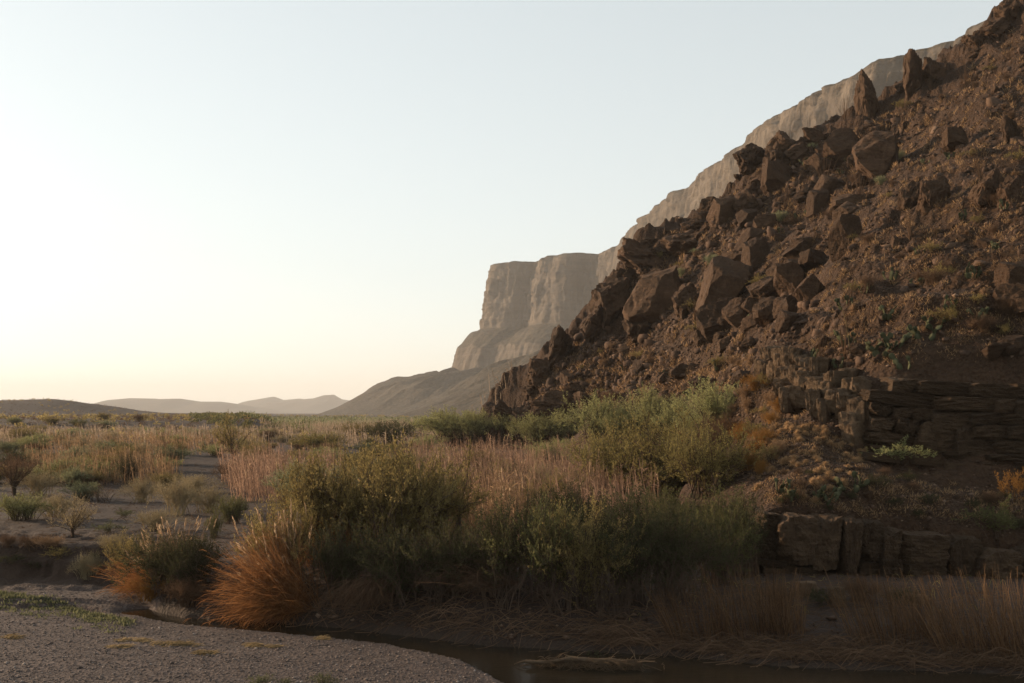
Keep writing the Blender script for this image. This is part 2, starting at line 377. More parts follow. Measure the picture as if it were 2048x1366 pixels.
CAST_Y = np.unique(np.concatenate([np.arange(12, 60, .1), np.arange(60, 220, .25), np.geomspace(220, 3000, 300)]))
def cast(u, v):
    """first point of the terrain seen along photo pixels (u, v)"""
    u = np.atleast_1d(np.asarray(u, float)); v = np.atleast_1d(np.asarray(v, float)); out = np.zeros((len(u), 3)); ok = np.zeros(len(u), bool)
    for s in range(0, len(u), 400):
        a = (u[s:s + 400] - U0) / F; b = (V0 - v[s:s + 400]) / F
        yy = np.repeat(CAST_Y[None], len(a), 0); xx = a[:, None] * yy
        hit = surf_z(xx, yy) >= H + b[:, None] * yy
        k = hit.argmax(1); ok[s:s + 400] = hit.any(1); y = CAST_Y[k]
        out[s:s + 400] = np.stack([a * y, y, H + b * y], -1)
    return out, ok

# water: one sheet under the bar and banks
ax = np.linspace(-40, 60, 101); ay = np.linspace(2, 45, 44); wx, wy = np.meshgrid(ax, ay)
tag(link('river', mesh('river', np.stack([wx, wy, 0 * wx], -1).reshape(-1, 3), grid_quads(*wx.shape), M['water'], True)), kind='structure')

# ------------------------------------------------------------------ the long cliff behind
def polyline(P, step):
    P = np.asarray(P, float); L = np.r_[0, np.cumsum(np.linalg.norm(np.diff(P, axis=0), axis=1))]
    s = np.arange(0, L[-1], step); return np.stack([np.interp(s, L, P[:, k]) for k in range(P.shape[1])], -1), s
RIM = 330.0
rim_px = [(2250, -200), (2110, -60), (2040, 8), (2010, 28), (1965, 45), (1915, 82), (1895, 84), (1850, 98), (1822, 112), (1775, 113), (1742, 128), (1722, 150), (1690, 158), (1655, 172), (1618, 205), (1580, 212),
          (1545, 235), (1522, 258), (1500, 288), (1475, 296), (1450, 322), (1425, 332), (1390, 372), (1352, 382), (1322, 412), (1292, 432), (1262, 462), (1240, 490), (1196, 508), (1150, 505), (1092, 512), (1074, 524), (1040, 522), (986, 528)]
plan = [((u - U0) / F * RIM * F / (V0 - v), RIM * F / (V0 - v)) for u, v in rim_px]
plan += [(plan[-1][0] + 25, plan[-1][1] + 90), (60, 2900), (180, 3300), (420, 4000)]
PL, S = polyline(plan, 4.0)
ker = np.hanning(13); ker /= ker.sum()
sm = np.stack([np.convolve(np.pad(PL[:, k], 6, 'edge'), ker, 'valid') for k in (0, 1)], -1)
ker2 = np.hanning(121); ker2 /= ker2.sum()
sm2 = np.stack([np.convolve(np.pad(PL[:, k], 60, 'edge'), ker2, 'valid') for k in (0, 1)], -1)
tan_ = np.gradient(sm2, axis=0); tan_ /= np.linalg.norm(tan_, axis=1)[:, None]
nrm = np.stack([-tan_[:, 1], tan_[:, 0]], -1)                 # outward, to the open plain
if (nrm[100] @ np.array([-1, -.3])) < 0: nrm = -nrm
prof = np.array([(-260, 300), (-120, 322), (-30, 331), (0, 330), (2, 322), (4, 314), (7, 300), (10, 280), (12, 262), (16, 250), (20, 225), (25, 200), (31, 186), (62, 160), (88, 138), (96, 118), (104, 96), (114, 78), (190, 60), (262, 47), (330, 22), (400, 2), (430, -6)])
pl = np.r_[0, np.cumsum(np.hypot(*np.diff(prof, axis=0).T))]
tt = np.unique(np.concatenate([np.linspace(0, pl[2], 8), np.linspace(pl[2], pl[12], 64), np.linspace(pl[12], pl[17], 40), np.linspace(pl[17], pl[-1], 40)]))
po, pz = np.interp(tt, pl, prof[:, 0]), np.interp(tt, pl, prof[:, 1])
SS, PO = np.meshgrid(S, po); _, PZ = np.meshgrid(S, pz)
cl = sst(180, 200, PZ) * sst(334, 325, PZ) * np.where(PO >= 0, 1, 0)
cl2 = sst(70, 82, PZ) * sst(142, 132, PZ)
lower = sst(170, 60, PZ)
st3 = np.stack([SS / 60, PZ / 420, 0 * SS], -1)
d = (cl * (6 * fbm(st3, 3) + 6 * ridged(np.stack([SS / 24, PZ / 170, 0 * SS + 4], -1), 3) + 2.2 * fbm(np.stack([SS / 7, PZ / 30, 0 * SS + 2], -1), 3) + 3.2 * noise(np.stack([SS / 120, PZ / 9, 0 * SS + 7], -1)) + 4.5 * np.round(2.2 * noise(np.stack([SS / 38, PZ / 60, 0 * SS + 8], -1))) + 3 * np.round(2 * noise(np.stack([SS / 13, PZ / 22, 0 * SS + 5], -1))))
     + cl2 * (5 * ridged(np.stack([SS / 30, PZ / 90, 0 * SS + 9], -1), 3) + 2 * fbm(np.stack([SS / 9, PZ / 12, 0 * SS + 3], -1), 3))
     + lower * (14 * fbm(np.stack([SS / 120, PO / 300, 0 * SS + 5], -1), 3)))
dz = 3.0 * fbm(xy(SS, PO, 40, 2), 4) * (1 - cl) + lower * sst(112, 160, PO) * (22 * ridged(np.stack([SS / 130, PO / 500, 0 * SS + 6], -1), 5, .55) - 13) * sst(-2, 40, PZ)
dz += 2.5 * fbm(np.stack([SS / 30, 0 * SS, 0 * SS], -1), 3) * sst(300, 325, PZ)
# talus spurs and gullies
dz += sst(112, 100, PO) * sst(31, 60, PO) * (12 * ridged(np.stack([SS / 90, PO / 300, 0 * SS + 1], -1), 3) - 6)
off = PO + d
base = np.where((PO > 60)[..., None], sm2[None], 0) * sst(40, 120, PO)[..., None] + sm[None] * (1 - sst(40, 120, PO))[..., None] if False else sm[None] * (1 - sst(40, 160, PO))[..., None] + sm2[None] * sst(40, 160, PO)[..., None]
X = base[..., 0] + nrm[None, :, 0] * off; Yc = base[..., 1] + nrm[None, :, 1] * off
tag(link('cliff', mesh('cliff', np.stack([X, Yc, PZ + H + dz], -1).reshape(-1, 3), grid_quads(*X.shape), M['mesa'], True)), kind='structure')

def ridge_hill(name, px, Y, depth, mat, amp=.12, ns=220, nt=40, foot_v=834):
    """a long hill whose crest is given by photo points at distance Y, with real depth"""
    px = np.array(px, float); u = np.linspace(px[0, 0], px[-1, 0], ns); v = np.interp(u, px[:, 0], px[:, 1])
    zc = (V0 - v) / F * Y + H + 6; t = np.linspace(-1, 1, nt)
    uu, tt2 = np.meshgrid(u, t); hp = np.clip(1 - np.abs(tt2), 0, 1); hp = sst(0, 1, hp) * .5 + hp * .5
    yy = Y + tt2 * depth; xx = (uu - U0) / F * Y
    zz = np.maximum(zc, 0)[None] * hp
    zz = zz + amp * zc.max() * (ridged(np.stack([xx / (depth * .35), yy / (depth * .5), 0 * xx + Y], -1), 4) - .7) * hp * (1 - hp ** 3) * 1.4 - 6
    return tag(link(name, mesh(name, np.stack([xx, yy, zz], -1).reshape(-1, 3), grid_quads(*xx.shape), mat, True)), kind='structure')
ridge_hill('far_hill', [(150, 840), (205, 822), (214, 812), (218, 801), (228, 799), (262, 796), (310, 797), (318, 798), (360, 797), (400, 803), (440, 803), (476, 808), (520, 816), (590, 826), (640, 835)], 7600, 900, M['far_hill'])
ridge_hill('far_hill', [(440, 830), (484, 808), (500, 801), (548, 793), (566, 800), (600, 797), (620, 800), (656, 792), (684, 802), (760, 815), (900, 835)], 9500, 1100, M['far_hill'])
ridge_hill('far_hill', [(460, 832), (520, 812), (548, 803), (600, 799), (628, 796), (648, 790), (668, 789), (682, 798), (740, 806), (860, 818), (960, 835)], 8600, 700, M['far_hill'])

# ------------------------------------------------------------------ air
hb_ = 14000.0; z0, z1 = -14.0, 420.0
hv = np.array([(x, y, z) for z in (z0, z1) for y in (-3000, 17500) for x in (-hb_, hb_)], float)
hq = np.array([(0, 2, 3, 1), (4, 5, 7, 6), (0, 1, 5, 4), (2, 6, 7, 3), (0, 4, 6, 2), (1, 3, 7, 5)])
hm = bpy.data.materials.new('air'); hm.use_nodes = True; hn = hm.node_tree.nodes; hn.clear()
ho = hn.new('ShaderNodeOutputMaterial'); pv = hn.new('ShaderNodeVolumePrincipled')
pv.inputs['Color'].default_value = (1.0, .98, .95, 1); pv.inputs['Density'].default_value = 8.0e-5; pv.inputs['Anisotropy'].default_value = .0
hm.node_tree.links.new(pv.outputs[0], ho.inputs['Volume'])
tag(link('haze', mesh('haze', hv, hq, hm)), kind='stuff')
# ------------------------------------------------------------------ rocks
def cube_grid(n):
    """unit cube surface with n x n quads a side, welded"""
    V, Q = [], []; key = {}
    lin = np.linspace(-1, 1, n + 1)
    for ax_ in range(3):
        for sg in (-1, 1):
            idx = np.zeros((n + 1, n + 1), int)
            for i, a in enumerate(lin):
                for j, b in enumerate(lin):
                    p = [0, 0, 0]; p[ax_] = sg; p[(ax_ + 1) % 3] = a; p[(ax_ + 2) % 3] = b
                    k = tuple(np.round(p, 5))
                    if k not in key: key[k] = len(V); V.append(p)
                    idx[i, j] = key[k]
            for i in range(n):
                for j in range(n):
                    q = (idx[i, j], idx[i + 1, j], idx[i + 1, j + 1], idx[i, j + 1])
                    Q.append(q if sg > 0 else q[::-1])
    return np.array(V, float), np.array(Q)
CG = {n: cube_grid(n) for n in (1, 11, 22)}
def rock_mesh(name, seed, mat, n=22, round_=.55, cuts=11, depth=(.62, .95), rough=.055, strata=.03):
    r = np.random.default_rng(seed); V, Q = CG[n]; V = V.copy()
    S_ = V / np.linalg.norm(V, axis=1)[:, None] * 1.15
    V = V * (1 - round_) + S_ * round_
    for _ in range(cuts):
        nv = r.normal(size=3); nv /= np.linalg.norm(nv); d_ = r.uniform(*depth)
        over = np.maximum(V @ nv - d_, 0); V -= over[:, None] * nv
    o = r.uniform(-50, 50, 3)
    nn = V / np.linalg.norm(V, axis=1)[:, None]
    V = V + nn * (rough * 1.2 * fbm(V * 1.6 + o, 2) + rough * ridged(V * 2.6 + o, 4, .6) * .8 + rough * .5 * np.round(3 * noise(V * 2.2 + o)) + strata * noise(np.stack([V[:, 0] * .6, V[:, 1] * .6, V[:, 2] * 7], -1) + o))[:, None]
    V -= (V.max(0) + V.min(0)) / 2; V /= (V.max(0) - V.min(0))
    return mesh(name, V, Q, mat, False)
def shaded(me, ang=32):
    me.polygons.foreach_set('use_smooth', np.ones(len(me.polygons), bool))
    try: me.set_sharp_from_angle(angle=R(ang))
    except Exception: pass
    return me
BOULDERS = [shaded(rock_mesh('boulder', 100 + i, M['rock'], 22, .30 + .07 * (i % 4), 11 + i % 6, (.60, .98), .055, .04), 14) for i in range(12)]
CRAGS = [shaded(rock_mesh('rock_crag', 200 + i, M['rock'], 22, .30, 15, (.5, 1.0), .15, .09), 14) for i in range(6)]
BLOCKS = [shaded(rock_mesh('block', 300 + i, M['ledge'], 11, .015, 5, (1.28, 1.65), .035, .045)) for i in range(8)]
BIGBLOCKS = [shaded(rock_mesh('block', 380 + i, M['ledge'], 22, .07, 9, (1.08, 1.55), .085, .05), 14) for i in range(6)]
SUNLIT_PALEBLOCKS = [shaded(rock_mesh('block', 340 + i, M['sunlit_palerock'], 11, .10, 8, (.95, 1.45), .09, .03)) for i in range(6)]
pr = random.Random(4)
def rock_at(u, v, w, h, label, name='boulder', lib=None, group=None, dep=1.0, rot=None, k=None, bury=.12, base_v=None):
    """a boulder whose middle is seen at (u, v), w x h photo pixels, standing on the slope below it"""
    bv = base_v if base_v else v + h * .42
    p, ok = cast([u], [bv])
    if not ok[0]: p, ok = cast([u], [bv + 25])
    if not ok[0]: p, ok = cast([u], [bv + 60])
    Y = p[0, 1]; sw, sh = w / F * Y, h / F * Y
    x, y, z = unproj(u, v, Y)
    o = link(name, (lib or BOULDERS)[pr.randrange(len(lib or BOULDERS)) if k is None else k])
    o.location = (x, y + sw * .30 * dep, z - sh * bury * .5); o.scale = (sw * 1.06, sw * dep, sh * (1.06 + bury))
    o.rotation_euler = rot if rot is not None else (pr.uniform(-.15, .15), pr.uniform(-.2, .2), pr.uniform(-.35, .35))
    tag(o, label, 'boulder' if name == 'boulder' else 'rock', group); return o
B = rock_at
B(1455, 570, 100, 108, 'large flat-faced boulder tilted on its corner above two supporting rocks', k=4, rot=(.15, .35, -.3))
B(1440, 640, 80, 80, 'cracked pinkish boulder wedged under the tilted flat-faced boulder', k=1)
B(1480, 625, 60, 60, 'dark rounded boulder supporting the tilted flat-faced boulder', k=2)
B(1318, 590, 135, 110, 'massive dark overhanging boulder above a pale broken foot', k=5, rot=(.1, -.15, .2), dep=.8)
B(1285, 650, 75, 75, 'pale broken rock foot under the massive overhanging boulder', 'rock_crag', CRAGS, k=0)
B(1375, 600, 60, 75, 'dark shaded rock set back beside the massive overhanging boulder', 'rock_crag', CRAGS, k=3)
B(1489, 492, 34, 100, 'long slab leaning steeply with one bright sunlit edge', k=7, rot=(0, .55, .2))
B(1515, 505, 62, 66, 'squat boulder beside the steeply leaning slab', k=3)
B(1632, 520, 62, 44, 'flat-topped round boulder just above the bedded outcrop', k=6)
B(1585, 560, 62, 76, 'upright grey boulder with a furrowed face under the flat-topped round boulder', k=8)
B(1622, 575, 56, 56, 'dark boulder touching the upright grey furrowed boulder', k=0)
B(1540, 622, 62, 58, 'round boulder below the supporting rocks of the tilted boulder', k=9)
B(1580, 640, 52, 40, 'low hump of rock at the foot of the gully boulders', k=10)
B(1690, 292, 76, 78, 'big rounded boulder with a bright sunlit edge beneath the tall pinnacle', k=2)
B(1765, 305, 112, 92, 'broad dark layered boulder beside the big rounded boulder', k=11, rot=(0, .1, .1))
B(1555, 355, 56, 66, 'smooth barrel-shaped boulder below the pointed ridge rock', k=6, rot=(0, .05, 0))
B(1508, 318, 58, 70, 'pointed rock standing on the ridge like a shark fin', 'rock_crag', CRAGS, k=1, rot=(0, -.25, .2))
B(1738, 192, 44, 112, 'tall narrow leaning rock pinnacle on the skyline', 'rock_pinnacle', CRAGS, k=2, rot=(0, -.22, .3), dep=1.1)
B(1832, 148, 52, 92, 'leaning tower of rock on the skyline with a rounded head', 'rock_pinnacle', CRAGS, k=4, rot=(0, .22, .1))
B(1872, 140, 46, 56, 'short blunt rock tooth beside the round-headed rock tower', 'rock_pinnacle', CRAGS, k=5, rot=(0, -.1, .2))
B(1455, 416, 72, 56, 'chunky boulder jutting from the ridge above a stack of slabs', k=3)
B(1497, 432, 40, 34, 'small boulder behind the chunky jutting boulder', k=7)
B(1532, 445, 44, 38, 'angular boulder among the stacked slabs of the ridge', k=1)
B(1600, 305, 64, 48, 'humped ridge rock with a thin dead shrub on it', 'rock_crag', CRAGS, k=3)
B(1630, 268, 34, 44, 'beak-shaped rock leaning out from the ridge', 'rock_crag', CRAGS, k=5, rot=(0, -.5, .1))
B(1662, 372, 62, 50, 'split boulder below the big rounded boulder', k=10)
B(1640, 402, 44, 52, 'narrow pale-edged boulder below the split boulder', k=4)
B(1692, 470, 58, 84, 'tall slabby boulder at the head of the bedded outcrop', k=8, rot=(0, .25, .1))
B(1700, 405, 60, 40, 'low dark slab half buried above the tall slabby boulder', k=9)
B(1915, 276, 48, 50, 'round pale boulder alone on the open upper slope', k=6)
B(1826, 388, 50, 62, 'squared outcrop block with vertical cracks', 'outcrop_rock', CRAGS, bury=.5, k=0, rot=(0, .15, .2))
B(1870, 384, 58, 78, 'pointed outcrop block beside the squared cracked block', 'outcrop_rock', CRAGS, bury=.5, k=1, rot=(0, .25, -.2))
B(1985, 365, 66, 70, 'pale tilted outcrop slab with grooved face', 'outcrop_rock', CRAGS, bury=.5, k=2, rot=(0, .3, .1))
B(2025, 375, 50, 60, 'smooth pale outcrop boulder beside the grooved slab', 'outcrop_rock', CRAGS, bury=.5, k=3, rot=(0, .2, .1))
B(2030, 260, 44, 60, 'high pale outcrop with weathered ribs', 'outcrop_rock', CRAGS, bury=.5, k=4)
B(2034, 548, 64, 52, 'blocky grey boulder sitting on another boulder', k=4)
B(2030, 592, 66, 54, 'cracked boulder carrying the blocky grey boulder', k=1)
B(2026, 18, 56, 60, 'reddish crag at the very top of the slope', 'rock_crag', CRAGS, k=0)
B(1122, 700, 66, 84, 'dark jagged crag standing free on the low end of the ridge', 'rock_crag', CRAGS, k=4, rot=(.1, .45, .2))
B(1082, 748, 58, 74, 'dark broken crag below the free standing jagged crag', 'rock_crag', CRAGS, k=1, rot=(0, .3, .1))
B(1192, 645, 56, 74, 'narrow dark crag in the notch of the ridge', 'rock_crag', CRAGS, k=2, rot=(0, .3, .3))
B(1226, 600, 92, 112, 'high craggy rock face beside the massive overhanging boulder', 'rock_crag', CRAGS, k=3, rot=(0, .3, .2))
B(1290, 512, 104, 62, 'flat-crested crag of layered rock on the ridge', 'rock_crag', CRAGS, k=5, rot=(0, .15, .1))
B(1378, 488, 106, 56, 'wide slab crag with a sharp upper edge on the ridge', 'rock_crag', CRAGS, k=0, rot=(0, .2, .1))
B(1388, 452, 46, 34, 'small crag perched on the wide slab crag', 'rock_crag', CRAGS, k=1)
B(1112, 808, 96, 56, 'broad low rock mass above the light green shrubs', 'rock_crag', CRAGS, k=2, dep=.8)
B(1180, 812, 70, 50, 'dark rock mass behind the light green shrubs', 'rock_crag', CRAGS, k=4)
B(1012, 828, 56, 42, 'sloping dark rock at the toe of the ridge', 'rock_crag', CRAGS, k=5, rot=(0, .4, 0))
B(1048, 842, 56, 62, 'reddish upright rock at the toe of the ridge', 'rock_crag', CRAGS, k=1)
B(1068, 786, 50, 44, 'knobbly rock under the dark broken crag', 'rock_crag', CRAGS, k=3)
# unnamed boulders: gully, ridge, open slope
def scatter_px(n, poly, seed):
    r = np.random.default_rng(seed); P = np.array(poly, float); lo, hi = P.min(0), P.max(0); out = []
    while len(out) < n:
        q = r.uniform(lo, hi); c = False
        for (x1, y1), (x2, y2) in zip(P, np.roll(P, -1, 0)):
            if (y1 > q[1]) != (y2 > q[1]) and q[0] < (x2 - x1) * (q[1] - y1) / (y2 - y1) + x1: c = not c
        if c: out.append(q)
    return np.array(out)
LAND = [(o.location.copy(), o['label']) for o in COL.objects if 'category' in o and o['category'] in ('boulder', 'rock')]
for (u_, v_, l_) in [(1640, 800, 'fluted outcrop'), (1560, 740, 'upper end of the fluted outcrop'), (1600, 700, 'upper end of the fluted outcrop'), (1730, 870, 'corner of the bedded wall'), (1850, 760, 'top of the bedded wall'), (1980, 740, 'top of the bedded wall'), (1900, 940, 'foot of the bedded wall'), (2020, 950, 'rust-coloured bush'),
                     (1540, 1015, 'end of the low ledge'), (1640, 1020, 'massive block of the low ledge'), (1750, 1030, 'middle of the low ledge'), (1900, 1050, 'hanging green bush'), (1490, 890, 'yellow-green shrubs'), (1510, 960, 'lit green shrub'), (1800, 940, 'bright green leafy bush'), (1590, 860, 'foot of the fluted outcrop'), (1690, 920, 'foot of the fluted outcrop'),
                     (1300, 780, 'light green upright shrub'), (1420, 780, 'highest light green shrub'), (1200, 810, 'large light green shrub'), (1750, 600, 'pale dead agave stalk'), (1950, 500, 'two stacked boulders')]:
    LAND.append((Vector(cast([u_], [v_])[0][0]), l_))
def landmark(p):
    p = Vector(p); l = min(LAND, key=lambda q: (q[0] - p).length)[1]
    for w_ in CUT: l = l.split(w_)[0]
    return l
CUT = (' above ', ' under ', ' beside ', ' below ', ' with ', ' on ', ' among ', ' at ', ' behind ', ' in ', ' supporting ', ' sitting ', ' carrying ', ' leaning ', ' standing ', ' jutting ', ' wedged ', ' set ', ' half ', ' alone ', ' just ', ' perched ', ' touching ', ' tilted ', ' like ')
def rock_label(o, what, where):
    l = landmark(o.location)
    sx, sy, sz = o.scale; m_ = (sx * sy * sz) ** (1 / 3)
    size = 'large' if m_ > 2.4 else 'medium-sized' if m_ > 1.5 else 'smallish' if m_ > .8 else 'small'
    shape = 'flat' if sz < .62 * max(sx, sy) else 'upright' if sz > .95 * min(sx, sy) else 'blocky'
    return ('%s %s %s %s near the %s' % (size, shape, what, where, l))
def scatter_rocks(n, poly, sizes, seed, label, group, lib=None, name='boulder', squash=.75):
    P = scatter_px(n, poly, seed); r = np.random.default_rng(seed + 1); hit, ok = cast(P[:, 0], P[:, 1])
    for (x, y, z), g in zip(hit, ok):
        if not g: continue
        s = sizes[0] * (sizes[1] / sizes[0]) ** (r.random() ** 2.2)
        o = link(name, (lib or BOULDERS)[r.integers(len(lib or BOULDERS))])
        o.location = (x, y + s * .15, z + s * squash * .16); o.scale = (s * r.uniform(.8, 1.25), s * r.uniform(.8, 1.2), s * squash * r.uniform(.75, 1.25))
        o.rotation_euler = (r.uniform(-.4, .4), r.uniform(-.4, .4), r.uniform(0, 6.3)); o['label'] = rock_label(o, *label); tag(o, None, 'boulder' if name == 'boulder' else 'rock', group)
GULLY = [(1240, 560), (1300, 480), (1420, 430), (1520, 340), (1640, 290), (1760, 240), (1860, 190), (1800, 330), (1680, 480), (1600, 620), (1500, 720), (1380, 700), (1280, 680)]
scatter_rocks(95, GULLY, (1.0, 3.6), 21, ('angular boulder', 'in the gully'), 'boulders in the gully below the ridge')
LOW = [(1060, 780), (1150, 690), (1260, 690), (1400, 740), (1520, 700), (1480, 790), (1300, 800), (1200, 830), (1060, 840)]
scatter_rocks(50, LOW, (.8, 2.6), 22, ('brown rock', 'on the lower talus'), 'rocks on the lower talus')
OPEN = [(1640, 590), (1740, 430), (1840, 250), (1960, 120), (2048, 40), (2300, -40), (2300, 700), (1900, 720), (1740, 740), (1600, 690)]
scatter_rocks(95, OPEN, (.45, 1.5), 23, ('sunken stone', 'on the open slope'), 'stones on the open upper slope')
CREST = [(1030, 815), (1090, 710), (1200, 600), (1270, 500), (1350, 470), (1430, 405), (1500, 320), (1600, 280), (1720, 225), (1830, 160), (1960, 75), (2048, 15), (2048, 50), (1850, 190), (1730, 260), (1600, 330), (1450, 450), (1270, 560), (1120, 770)]
scatter_rocks(40, CREST, (1.4, 4.2), 24, ('jagged crag', 'on the crest'), 'crags along the ridge crest', CRAGS, 'rock_crag', .9)
FOOT = [(1500, 800), (1620, 830), (1760, 950), (2048, 990), (2200, 1030), (1850, 1050), (1560, 1020), (1480, 950)]
scatter_rocks(30, FOOT, (.18, .6), 25, ('loose stone', 'among grass tufts'), 'stones among the grass tufts')

# angular rubble too plentiful to count
def rubble(name, P, size, mat, seed):
    r = np.random.default_rng(seed); V0_, Q0 = cube_grid(2); lib = []
    for k in range(14):
        V = V0_ * .55 + V0_ / np.linalg.norm(V0_, axis=1)[:, None] * .5
        for _ in range(7):
            nv = r.normal(size=3); nv /= np.linalg.norm(nv); V = V - np.maximum(V @ nv - r.uniform(.45, .85), 0)[:, None] * nv
        lib.append(V + r.normal(0, .05, V.shape))
    n = len(P); V = np.array(lib)[r.integers(14, size=n)]; th = r.uniform(0, 6.28, n)[:, None]; c, s_ = np.cos(th), np.sin(th)
    sc = r.uniform(.7, 1.3, (n, 1, 3)) * np.array([1, 1, .75]); V = V * sc; V = np.stack([V[..., 0] * c - V[..., 1] * s_, V[..., 0] * s_ + V[..., 1] * c, V[..., 2] + .25 * V[..., 0] * r.normal(0, 1, (n, 1))], -1)
    V = V * (size[:, None, None] / 2) + P[:, None]
    return mesh(name, V.reshape(-1, 3), (Q0[None] + np.arange(n)[:, None, None] * len(V0_)).reshape(-1, 4), mat, False, {'tint': np.repeat(r.random(n), len(V0_))})
# bedded ledges: every block is a part of its ledge
def ledge(name, label, loc):
    o = bpy.data.objects.new(name, None); COL.objects.link(o); o.location = loc; tag(o, label, 'rock ledge'); return o
def block(parent, u0, u1, v0, v1, Y, dep, lib, rz=0.0, tilt=0.0, jit=.02, inset=0.0):
    u, v = (u0 + u1) / 2, (v0 + v1) / 2; x, y, z = unproj(u, v, Y); w, h = (u1 - u0) / F * Y, (v1 - v0) / F * Y
    o = link('block', lib[pr.randrange(len(lib))], parent)
    o.location = Vector((x, y + dep / 2 + inset, z)) - parent.location
    o.scale = (w * 1.06, dep, h * 1.07); o.rotation_euler = (pr.uniform(-jit, jit), tilt + pr.uniform(-jit, jit), rz + pr.uniform(-jit, jit)); return o
L1 = ledge('rock_ledge', 'low massive ledge of dark limestone blocks behind the river reeds', unproj(1760, 1170, 43))
for (u0, u1, v0, v1, Y, ins) in [(1520, 1563, 1026, 1062, 42.6, .1), (1514, 1562, 1061, 1122, 42.5, 0), (1561, 1640, 1034, 1136, 42.0, 0), (1630, 1694, 1036, 1146, 42.0, .12), (1692, 1730, 1040, 1158, 41.9, .05),
                                 (1728, 1778, 1046, 1128, 41.95, .18), (1722, 1772, 1126, 1172, 41.9, .25), (1775, 1812, 1062, 1124, 41.8, .1), (1768, 1808, 1122, 1180, 41.6, 0), (1808, 1906, 1070, 1133, 41.7, .05),
                                 (1806, 1900, 1131, 1182, 41.7, .12), (1908, 1976, 1078, 1186, 41.7, .3), (1974, 2052, 1106, 1190, 41.2, 0), (2050, 2150, 1100, 1190, 41.2, .1), (2148, 2300, 1104, 1192, 41, 0), (1514, 1560, 1120, 1182, 42.4, .2), (1558, 1650, 1150, 1190, 41.9, .3), (1648, 1730, 1160, 1192, 41.9, .25), (1728, 1800, 1172, 1196, 41.7, .2), (1798, 1910, 1178, 1200, 41.7, .15), (1905, 2050, 1184, 1204, 41.5, .1)]:
    block(L1, u0, u1, v0, v1, Y, 2.6, BIGBLOCKS, inset=ins, jit=.05, tilt=.04)
for (u0, u1, v0, v1) in [(1516, 1580, 1124, 1136), (1575, 1650, 1138, 1148), (1640, 1716, 1149, 1158), (1530, 1600, 1140, 1162), (1598, 1680, 1150, 1172), (1676, 1740, 1162, 1182)]:
    block(L1, u0, u1, v0, v1, 42.0, 2.0, BLOCKS, tilt=.09, inset=.25)
L2 = ledge('rock_ledge', 'tall bedded wall of squared dark blocks above the grass slope', unproj(1850, 920, 51))
rows = [(742, 772), (772, 801), (801, 826), (826, 858), (858, 884), (884, 900), (900, 916)]
for ri, (a0, a1) in enumerate(rows):
    u = 1738 + pr.uniform(-6, 8) if ri else 1790
    while u < 2280:
        w = pr.choice((34, 52, 70, 95, 120)) * pr.uniform(.85, 1.2)
        um = u + w / 2; dip = 27 * (1 - math.exp(-(um - 1738) / 130)); Y = np.interp(um, [1738, 1900, 2048, 2300], [51.6, 50.6, 49.6, 48.4]) - .10 * ri
        slope = math.atan(27 / 130 * math.exp(-(um - 1738) / 130)) * .9
        tall = (a1 - a0) * pr.choice((0, 0, 0, 0, 0, .9)) if ri < 5 else 0
        block(L2, u, u + w, a0 + dip, a1 + dip + tall, Y, 2.4, BIGBLOCKS, tilt=slope, inset=pr.uniform(0, .07) + (.3 if ri == 0 else 0), jit=.012)
        u += w
L3 = ledge('rock_ledge', 'sunlit broken outcrop of upright fluted blocks stepping up the slope', unproj(1640, 800, 58))
for i in range(70):
    t = pr.random(); u = 1738 - 205 * t + pr.uniform(-8, 8); row = pr.choice((0, 0, 1, 1, 2))
    top = np.interp(t, [0, .3, .6, 1], [762, 735, 705, 690]); bot = np.interp(t, [0, .3, .6, 1], [892, 850, 810, 775])
    hh = (bot - top) / 3 * pr.uniform(.9, 1.5); v0 = top + (bot - top) * row / 3 + pr.uniform(-5, 6)
    hp_, ok_ = cast([u + 10], [v0 + hh * .5]); Y = hp_[0, 1] - pr.uniform(.3, 1.1)
    block(L3, u, u + pr.uniform(18, 40), v0, v0 + hh * 1.2, Y, pr.uniform(1.4, 2.6), SUNLIT_PALEBLOCKS, rz=-.6 + pr.uniform(-.3, .3), jit=.12)
L4 = ledge('rock_ledge', 'thin slab ledge at the foot of the bedded wall', unproj(1900, 940, 50))
for (u0, u1, v0, v1) in [(1733, 1800, 908, 922), (1890, 1945, 926, 958), (1943, 2000, 930, 960), (1830, 1895, 918, 932), (1998, 2060, 940, 965), (2060, 2150, 940, 962)]:
    block(L4, u0, u1, v0, v1, 50 - (u0 - 1733) / 400, 1.6, BLOCKS, tilt=.08, jit=.05)
for (u, v, w, h, lab) in [(1617, 1180, 40, 32, 'squared pale boulder on the river bank below the low ledge'), (1676, 1196, 34, 44, 'upright rounded boulder on the river bank below the low ledge'),
                          (1835, 1200, 50, 22, 'flat stone on the river bank among reeds'), (1590, 1338, 26, 9, 'flat pale stone at the water line of the far bank')]:
    B(u, v, w, h, lab, lib=SUNLIT_PALEBLOCKS, rot=(0, 0, pr.uniform(-.3, .3)), dep=.8)

